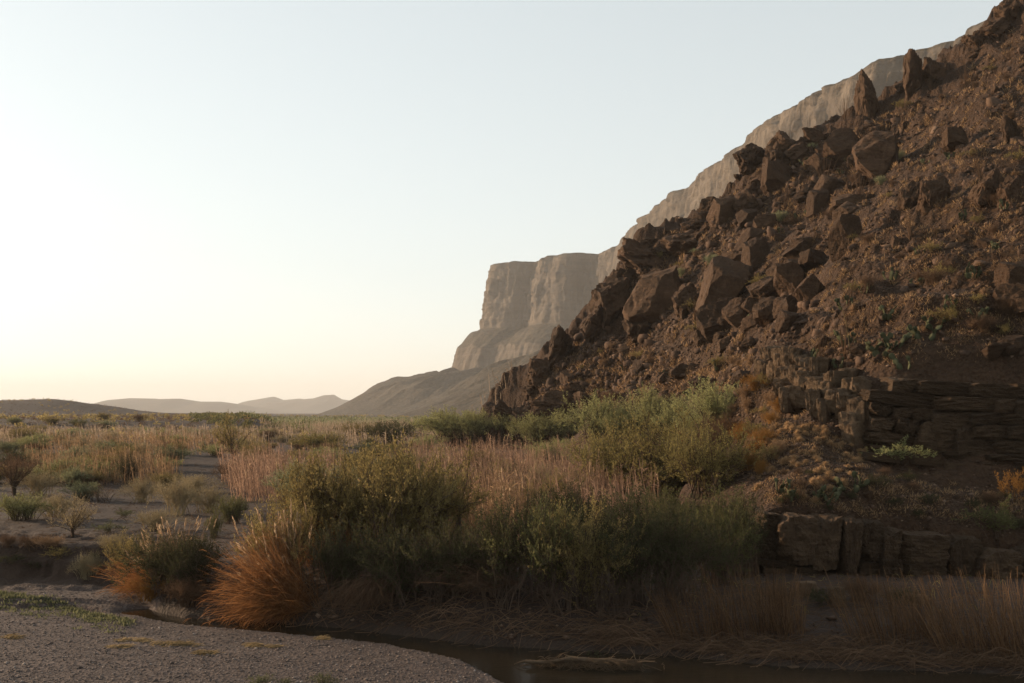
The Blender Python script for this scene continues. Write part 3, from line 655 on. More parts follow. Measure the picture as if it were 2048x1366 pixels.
# loose stones too many to count: scree on the hillside, pebbles on the gravel bar
def stones(name, P, size, mat, seed, squash=.6):
    r = np.random.default_rng(seed); n = len(P)
    oct_ = np.array([(1, 0, 0), (-1, 0, 0), (0, 1, 0), (0, -1, 0), (0, 0, 1), (0, 0, -1)], float)
    tri = np.array([(0, 2, 4), (2, 1, 4), (1, 3, 4), (3, 0, 4), (2, 0, 5), (1, 2, 5), (3, 1, 5), (0, 3, 5)])
    V = oct_[None] * r.uniform(.6, 1.3, (n, 6, 1)) + r.normal(0, .12, (n, 6, 3))
    th = r.uniform(0, 6.28, n); c, s = np.cos(th)[:, None], np.sin(th)[:, None]
    X = V[..., 0] * c - V[..., 1] * s; Y = V[..., 0] * s + V[..., 1] * c
    V = np.stack([X, Y, V[..., 2] * squash], -1) * (size[:, None, None] / 2) + P[:, None] + np.array([0, 0, .12]) * size[:, None, None]
    Q = (tri[None] + np.arange(n)[:, None, None] * 6).reshape(-1, 3)
    return mesh(name, V.reshape(-1, 3), Q, mat, False, {'tint': np.repeat(r.random(n), 6)})
def mat_stones(name, stops):
    t = NT(name); at = t.new('ShaderNodeAttribute'); at.attribute_name = 'tint'
    c = t.mix(.25, t.ramp(at.outputs['Fac'], stops), t.ramp(t.noise(t.coords(), 6, 4), [(.3, (.06, .045, .038)), (.7, (.3, .23, .18))])); return t.surf(c)
M['scree'] = mat_stones('scree_stones', [(0, (.045, .028, .02)), (.5, (.10, .062, .045)), (.8, (.16, .105, .075)), (.93, (.26, .185, .135)), (1, (.42, .32, .25))])
M['rubble'] = mat_stones('rubble_stones', [(0, (.05, .031, .022)), (.6, (.105, .066, .047)), (.9, (.16, .105, .075)), (1, (.22, .155, .112))])
M['pebbles'] = mat_stones('river_pebbles', [(0, (.04, .032, .03)), (.45, (.085, .066, .060)), (.8, (.125, .10, .09)), (.94, (.18, .15, .136)), (1, (.34, .3, .275))])
r = np.random.default_rng(31)
HP_ = np.concatenate([scatter_px(4200, OPEN, 41), scatter_px(2400, GULLY, 42), scatter_px(2400, LOW, 43), scatter_px(2200, FOOT, 44), scatter_px(700, [(1400, 780), (1540, 690), (1540, 780), (1480, 880)], 45),
                      scatter_px(900, [(1560, 950), (1740, 930), (2048, 980), (2100, 1090), (1560, 1030)], 46)])
hit, ok = cast(HP_[:, 0], HP_[:, 1]); hit = hit[ok]
reps = np.repeat(hit, 2, 0) + np.c_[r.normal(0, .9, (len(hit) * 2, 2)), np.zeros(len(hit) * 2)]
reps[:, 2] = surf_z(reps[:, 0], reps[:, 1])
tag(link('scree', stones('scree', reps, (r.gamma(2.0, .055, len(reps)) + .05) * np.clip(reps[:, 1] / 75, .5, 1.8), M['scree'], 32)), 'loose brown stones littering the rocky hillside', 'scree', kind='stuff')
RIBF = [(1020, 850), (1080, 760), (1190, 640), (1270, 540), (1380, 500), (1480, 400), (1500, 560), (1400, 720), (1250, 800), (1120, 850)]
RP = np.concatenate([scatter_px(520, GULLY, 141), scatter_px(420, RIBF, 142), scatter_px(520, OPEN, 143), scatter_px(300, LOW, 144), scatter_px(120, [(1520, 690), (1640, 690), (1740, 760), (1700, 640), (1600, 600)], 145)])
hit, ok = cast(RP[:, 0], RP[:, 1]); hit = hit[ok]
tag(link('rubble', rubble('rubble', hit, np.minimum(r.gamma(2.0, .2, len(hit)) + .25, 1.15) * np.clip(hit[:, 1] / 110, .45, 1.3), M['rubble'], 35)), 'angular brown rubble lying all over the rocky slope', 'rubble', kind='stuff')
pv_ = np.c_[r.uniform(-650, 1150, 44000), 1366 + 120 - (r.random(44000) ** .8) * 335]; 
a = (pv_[:, 0] - U0) / F; b = (V0 - pv_[:, 1]) / F; yy = (-H + .25) / b; xx = a * yy
good = (yy < np.interp(xx, NEAR_X, NEAR_Y) - .1) | ((xx < -13.2) & (yy < 44.5)); xx, yy = xx[good], yy[good]
sz = r.gamma(2.0, .014, len(xx)) + .016
tag(link('pebbles', stones('pebbles', np.c_[xx, yy, G.at(xx, yy)], sz, M['pebbles'], 33)), 'grey pebbles covering the dry gravel bar', 'gravel', kind='stuff')
bk = np.c_[r.uniform(-8, 16, 1500), np.zeros(1500)]; bk[:, 1] = np.interp(bk[:, 0], FAR_X, FAR_Y) + r.gamma(1.4, 1.1, 1500)
tag(link('bank_stones', stones('bank_stones', np.c_[bk, surf_z(bk[:, 0], bk[:, 1])], r.gamma(2, .04, 1500) + .03, M['scree'], 34)), 'small stones strewn along the muddy far bank', 'gravel', kind='stuff')
# ------------------------------------------------------------------ vegetation: builders
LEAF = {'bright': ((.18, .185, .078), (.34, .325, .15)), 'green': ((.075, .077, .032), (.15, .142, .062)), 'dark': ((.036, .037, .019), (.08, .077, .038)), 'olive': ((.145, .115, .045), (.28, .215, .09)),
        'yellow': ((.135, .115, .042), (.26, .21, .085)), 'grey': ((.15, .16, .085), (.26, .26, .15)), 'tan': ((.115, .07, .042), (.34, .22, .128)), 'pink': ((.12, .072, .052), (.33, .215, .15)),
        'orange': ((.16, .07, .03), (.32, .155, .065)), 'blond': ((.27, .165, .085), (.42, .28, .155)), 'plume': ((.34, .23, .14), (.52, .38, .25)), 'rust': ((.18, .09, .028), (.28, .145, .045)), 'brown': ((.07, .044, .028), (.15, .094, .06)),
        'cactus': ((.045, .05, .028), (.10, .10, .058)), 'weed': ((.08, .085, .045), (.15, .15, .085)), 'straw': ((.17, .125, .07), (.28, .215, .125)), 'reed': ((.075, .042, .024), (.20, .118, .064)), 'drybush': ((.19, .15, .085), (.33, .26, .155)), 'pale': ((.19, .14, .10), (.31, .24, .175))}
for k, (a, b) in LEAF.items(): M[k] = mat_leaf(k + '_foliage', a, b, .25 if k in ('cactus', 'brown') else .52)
M['bark'] = NT('grey_brown_bark').surf((.085, .06, .045)); M['driftwood'] = mat_rock('bleached_driftwood', [(.26, .19, .14), (.42, .32, .24), (.58, .46, .36)], True, 3)
def nrmz(v): return v / (np.linalg.norm(v, axis=-1, keepdims=True) + 1e-9)
def tubes(P, Rr, sides=3):
    N, K, _ = P.shape; t = nrmz(np.gradient(P, axis=1)); ref = np.array([.31, .22, .1]); a = nrmz(np.cross(t, ref)); b = np.cross(t, a)
    ph = np.arange(sides) * 2 * np.pi / sides
    V = P[:, :, None] + Rr[:, :, None, None] * (a[:, :, None] * np.cos(ph)[:, None] + b[:, :, None] * np.sin(ph)[:, None])
    i = np.arange(N * K * sides).reshape(N, K, sides); j = np.roll(i, -1, 2)
    Q = np.stack([i[:, :-1], j[:, :-1], j[:, 1:], i[:, 1:]], -1).reshape(-1, 4)
    return V.reshape(-1, 3), Q
def ribbons(P, W, r):
    N, K, _ = P.shape; t = nrmz(np.gradient(P, axis=1)); s = nrmz(np.cross(t, nrmz(r.normal(size=(N, 1, 3)))))
    V = np.stack([P - s * W[..., None] / 2, P + s * W[..., None] / 2], 2); i = np.arange(N * K * 2).reshape(N, K, 2)
    Q = np.stack([i[:, :-1, 0], i[:, :-1, 1], i[:, 1:, 1], i[:, 1:, 0]], -1).reshape(-1, 4)
    return V.reshape(-1, 3), Q
def leafs(P, D, L, W, r):
    s = nrmz(np.cross(D, r.normal(size=D.shape))); m = P + D * (L * .45)[:, None]
    V = np.stack([P, m + s * (W / 2)[:, None], P + D * L[:, None], m - s * (W / 2)[:, None]], 1)
    return V.reshape(-1, 3), np.arange(len(P) * 4).reshape(-1, 4)
def join(parts):
    V, Q, o = [], [], 0
    for v, q in parts: V.append(v); Q.append(q + o); o += len(v)
    return np.concatenate(V), np.concatenate(Q)
def along(P, i, t):
    K = P.shape[1]; f = t * (K - 1); k = np.clip(f.astype(int), 0, K - 2); w = (f - k)[:, None]
    return P[i, k] * (1 - w) + P[i, k + 1] * w, nrmz(P[i, k + 1] - P[i, k])
def shrub_geo(seed, n_stem=34, n_twig=16, n_leaf=24, spread=.5, up=.55, leaf=(.020, .0085), t0=.22, trunk=0.0, wob=.05, twl=(.12, .30), lift=1.0, base_r=.11, sag=.30):
    """a shrub one unit high and about one wide: (stems, leaves)"""
    r = np.random.default_rng(seed); K = 7; t = np.linspace(0, 1, K)
    phi = r.uniform(0, 6.283, n_stem); rad = np.sqrt(r.random(n_stem)) * spread
    hgt = np.sqrt(np.clip(1 - (rad / (spread * 1.04)) ** 2, .04, 1)) * r.uniform(.62, .9, n_stem) * lift + trunk * .2
    b0 = r.normal(0, base_r, (n_stem, 2)) * (1 - trunk)
    tt_ = np.clip((t - trunk * .3) / (1 - trunk * .3), 0, 1)
    P = np.zeros((n_stem, K, 3))
    for c, fn in ((0, np.cos), (1, np.sin)): P[..., c] = b0[:, c:c + 1] + (fn(phi) * rad)[:, None] * tt_ ** 1.15
    P[..., 2] = hgt[:, None] * t ** .9 + (rad / spread * .34 * (1 - trunk))[:, None] * np.sin(t * np.pi)[None] * (1 - hgt)[:, None]
    P += r.normal(0, wob, P.shape).cumsum(1) * .45 * t[None, :, None]
    rs = (.008 * (1 - t * .75))[None] * r.uniform(.6, 1.3, (n_stem, 1)) * (1 + trunk * 1.2)
    n = n_stem * n_twig; i = np.repeat(np.arange(n_stem), n_twig); tw = t0 + (1 - t0) * r.random(n) ** .8
    p0, d0 = along(P, i, tw); d = nrmz(d0 * .5 + r.normal(0, .55, (n, 3)) + np.array([0, 0, up]) * (.35 + tw[:, None] * .65))
    ln = r.uniform(*twl, n) * (1.15 - .4 * tw); k4 = np.linspace(0, 1, 4)
    T = p0[:, None] + d[:, None] * (ln[:, None] * k4)[..., None] + np.array([0, 0, .05]) * (k4 ** 2)[None, :, None] + r.normal(0, .008, (n, 4, 3)) * k4[None, :, None]
    stems = join([tubes(P, rs), ribbons(T, (.0048 * (1 - .6 * k4))[None] * np.ones((n, 1)), r)])
    m = n * n_leaf; j = np.repeat(np.arange(n), n_leaf); tl = r.random(m) ** .8
    lp, ld = along(T, j, tl); D = nrmz(ld * .7 + r.normal(0, .6, (m, 3)) + np.array([0, 0, .2]))
    lp = lp + r.normal(0, .006, lp.shape)
    L = leaf[0] * r.uniform(.6, 1.35, m); leaves = leafs(lp, D, L, leaf[1] * r.uniform(.7, 1.3, m), r)
    tint = np.repeat(np.clip(.5 * r.random(n)[j] + .5 * r.random(m), 0, 1), 4)
    return stems, leaves, tint
FORMS = {
    'feathery': dict(n_stem=54, n_twig=17, n_leaf=20, spread=.5, up=.7, leaf=(.024, .0095), twl=(.10, .26), t0=.08),
    'round': dict(n_stem=54, n_twig=18, n_leaf=20, spread=.52, up=.3, leaf=(.020, .0105), t0=.05, twl=(.10, .24)),
    'open': dict(n_stem=20, n_twig=18, n_leaf=20, spread=.55, up=.4, leaf=(.019, .009), trunk=.9, t0=.35, wob=.09, twl=(.14, .3)),
    'dry': dict(n_stem=50, n_twig=18, n_leaf=13, spread=.5, up=.55, leaf=(.022, .006), t0=.15),
    'spray': dict(n_stem=62, n_twig=16, n_leaf=19, spread=.52, up=.55, leaf=(.026, .0083), t0=.06, twl=(.10, .25)),
    'small': dict(n_stem=18, n_twig=9, n_leaf=16, spread=.55, up=.4, leaf=(.045, .020), t0=.15),
    'sparse': dict(n_stem=24, n_twig=9, n_leaf=3, spread=.5, up=.5, leaf=(.024, .008), t0=.25, wob=.07),
}
VARS = {'feathery': 2, 'round': 2, 'open': 2, 'dry': 2, 'spray': 2, 'small': 2, 'sparse': 2}
GEO = {k: [shrub_geo(500 + 17 * i + 3 * n, **FORMS[k]) for i in range(VARS[k])] for n, k in enumerate(FORMS)}
_cache = {}
def shrub_meshes(form, var):
    key = (form, var)
    if key not in _cache:
        s, l, tint = GEO[form][var]
        _cache[key] = (mesh('stems', s[0], s[1], M['plant_stem'], False, {'tint': np.full(len(s[0]), .5)}), mesh('foliage', l[0], l[1], M['plant'], False, {'tint': tint}))
    return _cache[key]
def mean_col(c): a_, b_ = LEAF[c]; return tuple((p + q) / 2 for p, q in zip(a_, b_)) + (1.0,)
vr = random.Random(9)
def shrub(loc, w, h, form, col, label, group=None, cat='shrub', name='shrub', rz=None, stemmat='bark', lean=0.0):
    e = bpy.data.objects.new(name, None); COL.objects.link(e); e.location = loc; e.rotation_euler = (0, lean, vr.uniform(0, 6.28) if rz is None else rz)
    if lean: e.rotation_euler = (0, lean, 0)
    e.scale = (w, w * vr.uniform(.85, 1.1), h); e.empty_display_size = .1
    if form == 'dry' and stemmat == 'bark' and col in ('tan', 'rust', 'grey', 'brown', 'drybush'): stemmat = col
    a, b = shrub_meshes(form, vr.randrange(VARS[form]))
    link('stems', a, e).color = (.085, .06, .045, 1) if stemmat == 'bark' else mean_col(stemmat); link('foliage', b, e).color = mean_col(col); tag(e, label, cat, group); return e
def shrub_at(u, v, w, h, form, col, label, **kw):
    """foot seen at (u, v), w x h photo pixels"""
    p, ok = cast([u], [v]); x, y, z = p[0]; z = float(surf_z(x, y))
    if form in ('dry', 'open'): w, h = w * 1.2, h * 1.25
    return shrub((x, y, z - .03), w / F * y * 1.12, h / F * y * 1.08, form, col, label, **kw)

# ------------------------------------------------------------------ cane, reeds and grass
def cane_geo(seed, n, box, hgt, lean, fan_, leaf_n=5, width=.02, plume=.0, droop=.15, leaf_l=.45, leaf_w=.022, dirs=None, foot=None):
    """stalks over a box (half sizes) or at given feet; returns stalk+leaf ribbons, plume ribbons and tints"""
    r = np.random.default_rng(seed); K = 5; t = np.linspace(0, 1, K)
    base = foot if foot is not None else np.c_[r.uniform(-box[0], box[0], n), r.uniform(-box[1], box[1], n), np.zeros(n)]
    n = len(base); L = (.38 + .66 * r.random(n) ** .8) * hgt; hm_ = float(np.mean(hgt))
    if dirs is None:
        d = np.c_[lean + r.normal(0, fan_, n), r.normal(0, fan_, n), np.ones(n)]
        if foot is None: d[:, 0] += .25 * base[:, 0] / max(box[0], .1); d[:, 1] += .2 * base[:, 1] / max(box[1], .1)
        d = nrmz(d)
    else: d = nrmz(dirs)
    out = d.copy(); out[:, 2] = 0
    P = base[:, None] + d[:, None] * (L[:, None] * t)[..., None] + (out[:, None] * droop - np.array([0, 0, droop * .6]) * (1 - d[:, None, 2:3] * .7)) * ((t ** 2)[None] * L[:, None])[..., None]
    P = P + r.normal(0, .012, P.shape) * t[None, :, None] * hm_ * .6
    W = width * (1 - .55 * t)[None] * r.uniform(.7, 1.3, (n, 1))
    parts = [ribbons(P, W, r)]; tints = [np.repeat(r.random(n), K * 2)]
    if leaf_n:
        m = n * leaf_n; j = np.repeat(np.arange(n), leaf_n); tl = r.uniform(.12, .95, m); p0, d0 = along(P, j, tl)
        az = r.uniform(0, 6.28, m); dl = nrmz(d0 * r.uniform(.5, 1.3, (m, 1)) + np.c_[np.cos(az), np.sin(az), np.zeros(m)] * .65); ll = leaf_l * r.uniform(.5, 1.2, m); k4 = np.linspace(0, 1, 3)
        LP = p0[:, None] + dl[:, None] * (ll[:, None] * k4)[..., None] - np.array([0, 0, .45]) * (ll[:, None] * k4 ** 2.2)[..., None]
        parts.append(ribbons(LP, leaf_w * np.array([.6, 1, .12])[None] * r.uniform(.7, 1.3, (m, 1)), r)); tints.append(np.repeat(np.clip(r.random(m), 0, 1), 6))
    V, Q = join(parts); pl_ = None
    if plume > 0:
        s = np.flatnonzero(r.random(n) < plume); c = 20; m = len(s) * c; j = np.repeat(s, c); tl = r.uniform(.86, 1.0, m); p0, d0 = along(P, j, tl)
        dd = nrmz(d0 * 1.2 + r.normal(0, .14, (m, 3))); pv2, pq = leafs(p0 + d0 * (r.random((m, 1)) * .30), dd, r.uniform(.12, .24, m), r.uniform(.03, .05, m), r)
        pl_ = (pv2, pq, np.repeat(r.random(m), 4))
    return (V, Q, np.concatenate(tints)), pl_
def clump(name, loc, geo, col, label, group=None, cat='reeds', pcol='plume', rz=0.0):
    g, p = geo; e = bpy.data.objects.new(name, None); COL.objects.link(e); e.location = loc; e.rotation_euler = (0, 0, rz)
    link('stalks', mesh('stalks', g[0], g[1], M[col], False, {'tint': g[2]}), e)
    if p is not None and len(p[0]): tag(link('plumes', mesh('plumes', p[0], p[1], M[pcol], False, {'tint': p[2]}), e), kind='stuff')
    return tag(e, label, cat, group)
def foot_at(u, v):
    p, ok = cast([u], [v]); return p[0]

# reeds on the far bank of the river
for i, (u, v, w, h, n, lab) in enumerate([
        (1400, 1278, 120, 120, 150, 'sparse dry reed clump on the bank beside the dark shrubs'), (1500, 1272, 140, 150, 230, 'tall dry reed clump below the undercut of the low ledge'),
        (1570, 1262, 70, 110, 170, 'short dry reed clump beside the squared pale boulder'), (1770, 1282, 130, 150, 190, 'dry reed clump growing alone in front of the low ledge'),
        (1850, 1270, 90, 130, 130, 'dry reed clump with a flat stone behind it'), (1950, 1300, 160, 170, 230, 'tall dense dry reed clump at the water edge'), (2060, 1310, 150, 175, 220, 'tallest dry reed clump reaching out of the picture')]):
    p = foot_at(u, v); Y = p[1]
    clump('reed_clump', p, cane_geo(600 + i, n, (w / F * Y / 2, .7), h / F * Y * .98, -.20, .13, 2, .021, 0, .06, .30, .010), 'reed', lab, 'dry reeds along the far bank')
# litter of fallen reeds along the water
def fallen(seed, n, fx, fy, L=(.5, 1.6), arch=.25, width=.014):
    r = np.random.default_rng(seed); K = 5; t = np.linspace(0, 1, K); az = r.normal(0, .9, n) + np.where(r.random(n) < .5, 0, np.pi); ln = r.uniform(*L, n)
    x, y = fx(r, n), fy
    y = y(r, n, x); P = np.zeros((n, K, 3)); P[..., 0] = x[:, None] + np.cos(az)[:, None] * ln[:, None] * t; P[..., 1] = y[:, None] + np.sin(az)[:, None] * ln[:, None] * t * .5
    P[..., 2] = surf_z(P[..., 0], P[..., 1]) + .02 + (arch * r.random((n, 1)) ** 2 * ln[:, None]) * np.sin(t * np.pi)[None] * 1.2 + .05 * r.random((n, 1))
    P[..., 2] = np.maximum(P[..., 2], .01)
    v, q = ribbons(P, width * r.uniform(.6, 1.6, (n, 1)) * np.ones((1, K)), r); return v, q, np.repeat(r.random(n), K * 2)
v, q, tn = fallen(61, 2600, lambda r, n: r.uniform(2.5, 16, n), lambda r, n, x: np.interp(x, FAR_X, FAR_Y) + .15 + np.where(r.random(n) < .7, r.gamma(1.3, .6, n), r.uniform(0, 9, n)))
tag(link('fallen_reeds', mesh('fallen_reeds', v, q, M['brown'], False, {'tint': tn})), 'mat of fallen dry reeds along the water line', 'dead reeds', kind='stuff')
v, q, tn = fallen(62, 700, lambda r, n: r.uniform(-9, 4, n), lambda r, n, x: np.interp(x, FAR_X, FAR_Y) + .1 + r.gamma(1.5, .7, n), (.5, 1.8), .35, .016)
tag(link('dead_twigs', mesh('dead_twigs', v, q, M['brown'], False, {'tint': tn})), 'tangle of dead twigs under the dark bank shrubs', 'dead twigs', kind='stuff')

# the leaning dry clumps with plumes on the cut bank
def fan_clump(seed, n, ang, az0, L, plume, width=.014, leaf_n=4, droop=.26):
    r = np.random.default_rng(seed); th = R(ang[0]) + (R(ang[1]) - R(ang[0])) * r.random(n) ** 1.15; az = az0 + r.normal(0, .6, n)
    d = np.c_[np.cos(az) * np.cos(th), np.sin(az) * np.cos(th), np.sin(th)]
    foot = np.c_[r.normal(0, .42, n), r.normal(0, .35, n), np.zeros(n)]
    d = d + r.normal(0, .10, d.shape)
    return cane_geo(seed, n, None, L * r.uniform(.55, 1.0, n), 0, 0, leaf_n, width, plume, droop, .38, .011, d, foot)
p = foot_at(585, 1215)
clump('dry_cane_clump', p, fan_clump(71, 1700, (-6, 80), math.pi + .2, 3.3, 0, .011, 5, .34), 'orange', 'big orange-brown dry clump sweeping down over the water', cat='dry shrub')
clump('plumed_cane', p + np.array([-.3, .5, .1]), fan_clump(72, 420, (48, 92), math.pi + .1, 3.6, .14, .014), 'tan', 'tan plumed cane rising behind the big orange-brown clump', cat='cane')
p = foot_at(318, 1175)
clump('dry_cane_clump', p, fan_clump(73, 380, (0, 55), math.pi + .2, 2.0, 0), 'orange', 'smaller orange-brown clump hanging over the pool', cat='dry shrub')
clump('plumed_cane', p + np.array([.4, .3, .1]), fan_clump(74, 300, (50, 110), math.pi, 2.8, .12, .014), 'tan', 'thin plumed cane rising from the smaller bank clump', cat='cane')
p = foot_at(742, 1225)
clump('dry_cane_clump', p + np.array([0, 0, 1.1]), fan_clump(75, 240, (-60, -10), math.pi + .9, 1.5, 0), 'brown', 'limp dry reed tuft hanging down to the water', cat='dry reeds')
p = foot_at(905, 1130)
clump('fallen_cane', p + np.array([0, -.3, .5]), fan_clump(76, 260, (4, 30), math.pi + .1, 2.4, 0), 'brown', 'bundle of dead cane lodged in the dark shrubs', cat='dead cane')
p = foot_at(1000, 1180)
clump('fallen_cane', p + np.array([0, -.5, .3]), fan_clump(77, 180, (0, 35), math.pi + .4, 2.0, 0), 'brown', 'second bundle of dead cane low on the bank', cat='dead cane')

# cane beds on the plain
def bed(name, seed, n, region, hgt, col, label, width=.03, leaf_n=3, plume=.0, lean=-.08, leaf_l=.5, leaf_w=.03, clear=None):
    """region: (u0, u1, Y0, Y1); patchy"""
    r = np.random.default_rng(seed); Y = region[2] + (region[3] - region[2]) * r.random(n * 3); u = r.uniform(region[0], region[1], n * 3); x = (u - U0) / F * Y
    k = (noise(xy(x, Y, max(4, (region[3] - region[2]) * .1), seed)) + .30 * r.random(n * 3) > .05); 
    du = (region[1] - region[0]) * .16; uu = u + du * noise(xy(x, Y, 9, 4)) * 2 + du * .6 * noise(xy(x, Y, 3, 4)); k &= (uu > region[0] + du * .5) & (uu < region[1] - du * .5)
    if clear is not None: k &= ~clear(x, Y)
    x, Y = x[k][:n], Y[k][:n]
    foot = np.c_[x, Y, surf_z(x, Y)]; hv_ = hgt * np.clip(1 + .8 * noise(xy(x, Y, 3.0, 1)) + .35 * noise(xy(x, Y, 1.2, 6)), .45, 1.4)
    g, p_ = cane_geo(seed, len(x), None, hv_, lean, .09, leaf_n, width, plume, .06, leaf_l, leaf_w, np.c_[lean + r.normal(0, .12, len(x)), r.normal(0, .1, len(x)), np.ones(len(x))], foot)
    o = tag(link(name, mesh(name, g[0], g[1], M[col], False, {'tint': g[2]})), label, 'cane', kind='stuff')
    if p_ is not None and len(p_[0]): tag(link('plumes', mesh('plumes', p_[0], p_[1], M['plume'], False, {'tint': p_[2]}), o), kind='stuff')
    return o
bed('cane_bed', 81, 6800, (760, 1330, 52, 108), 2.5, 'pink', 'dense stand of dry pinkish cane before the green shrubs', .03, 3, .03)
bed('cane_bed', 82, 1500, (40, 375, 82, 112), 2.0, 'tan', 'long stand of dry tan cane beyond the sandy wash', .035, 3, .02)
bed('cane_bed', 83, 2000, (440, 710, 70, 96), 2.6, 'pink', 'stand of dry pinkish cane between the sandy wash and the shrubs', .032, 3, .02)
bed('cane_bed', 84, 1100, (60, 520, 118, 190), 2.2, 'tan', 'thin tan cane scattered over the middle of the plain', .05, 3, .05, leaf_w=.05)
bed('cane_bed', 85, 4200, (-200, 900, 170, 330), 2.2, 'pale', 'wide pale cane bed across the far plain', .09, 2, .0, leaf_l=.7, leaf_w=.09, clear=lambda x, Y: (x / Y * F + U0 < 520) & (Y > 245))
bed('cane_bed', 86, 4200, (560, 1060, 150, 420), 2.6, 'pale', 'pale cane bed beside the toe of the ridge', .09, 2, .0, leaf_l=.7, leaf_w=.09)
bed('cane_bed', 87, 3600, (480, 1050, 330, 640), 2.6, 'grey', 'hazy strip of far scrub below the distant hills', .16, 2, .0, leaf_l=1.0, leaf_w=.2)

v, q, tn = fallen(63, 2600, lambda r, n: r.uniform(-34, -8, n), lambda r, n, x: 46 + 60 * r.random(n) ** 1.4, (.15, .6), .3, .02)
tag(link('dry_litter', mesh('dry_litter', v, q, M['brown'], False, {'tint': tn})), 'dry plant litter strewn over the sandy wash', 'litter', kind='stuff')
v, q, tn = fallen(64, 160, lambda r, n: r.uniform(3, 17, n), lambda r, n, x: 35 + 7 * r.random(n), (.1, .4), .9, .02)
tag(link('bank_growth', mesh('bank_growth', v, q, M['olive'], False, {'tint': tn})), 'thin green growth on the bank between the reeds', 'weeds', kind='stuff')
bed('cane_bed', 88, 1500, (560, 1080, 43, 56), 2.6, 'tan', 'tawny cane standing among the shrubs of the bank thicket', .024, 4, .03)
bed('cane_bed', 89, 500, (540, 760, 41, 46), 1.8, 'orange', 'rusty cane at the foot of the bank thicket', .02, 4, .0)
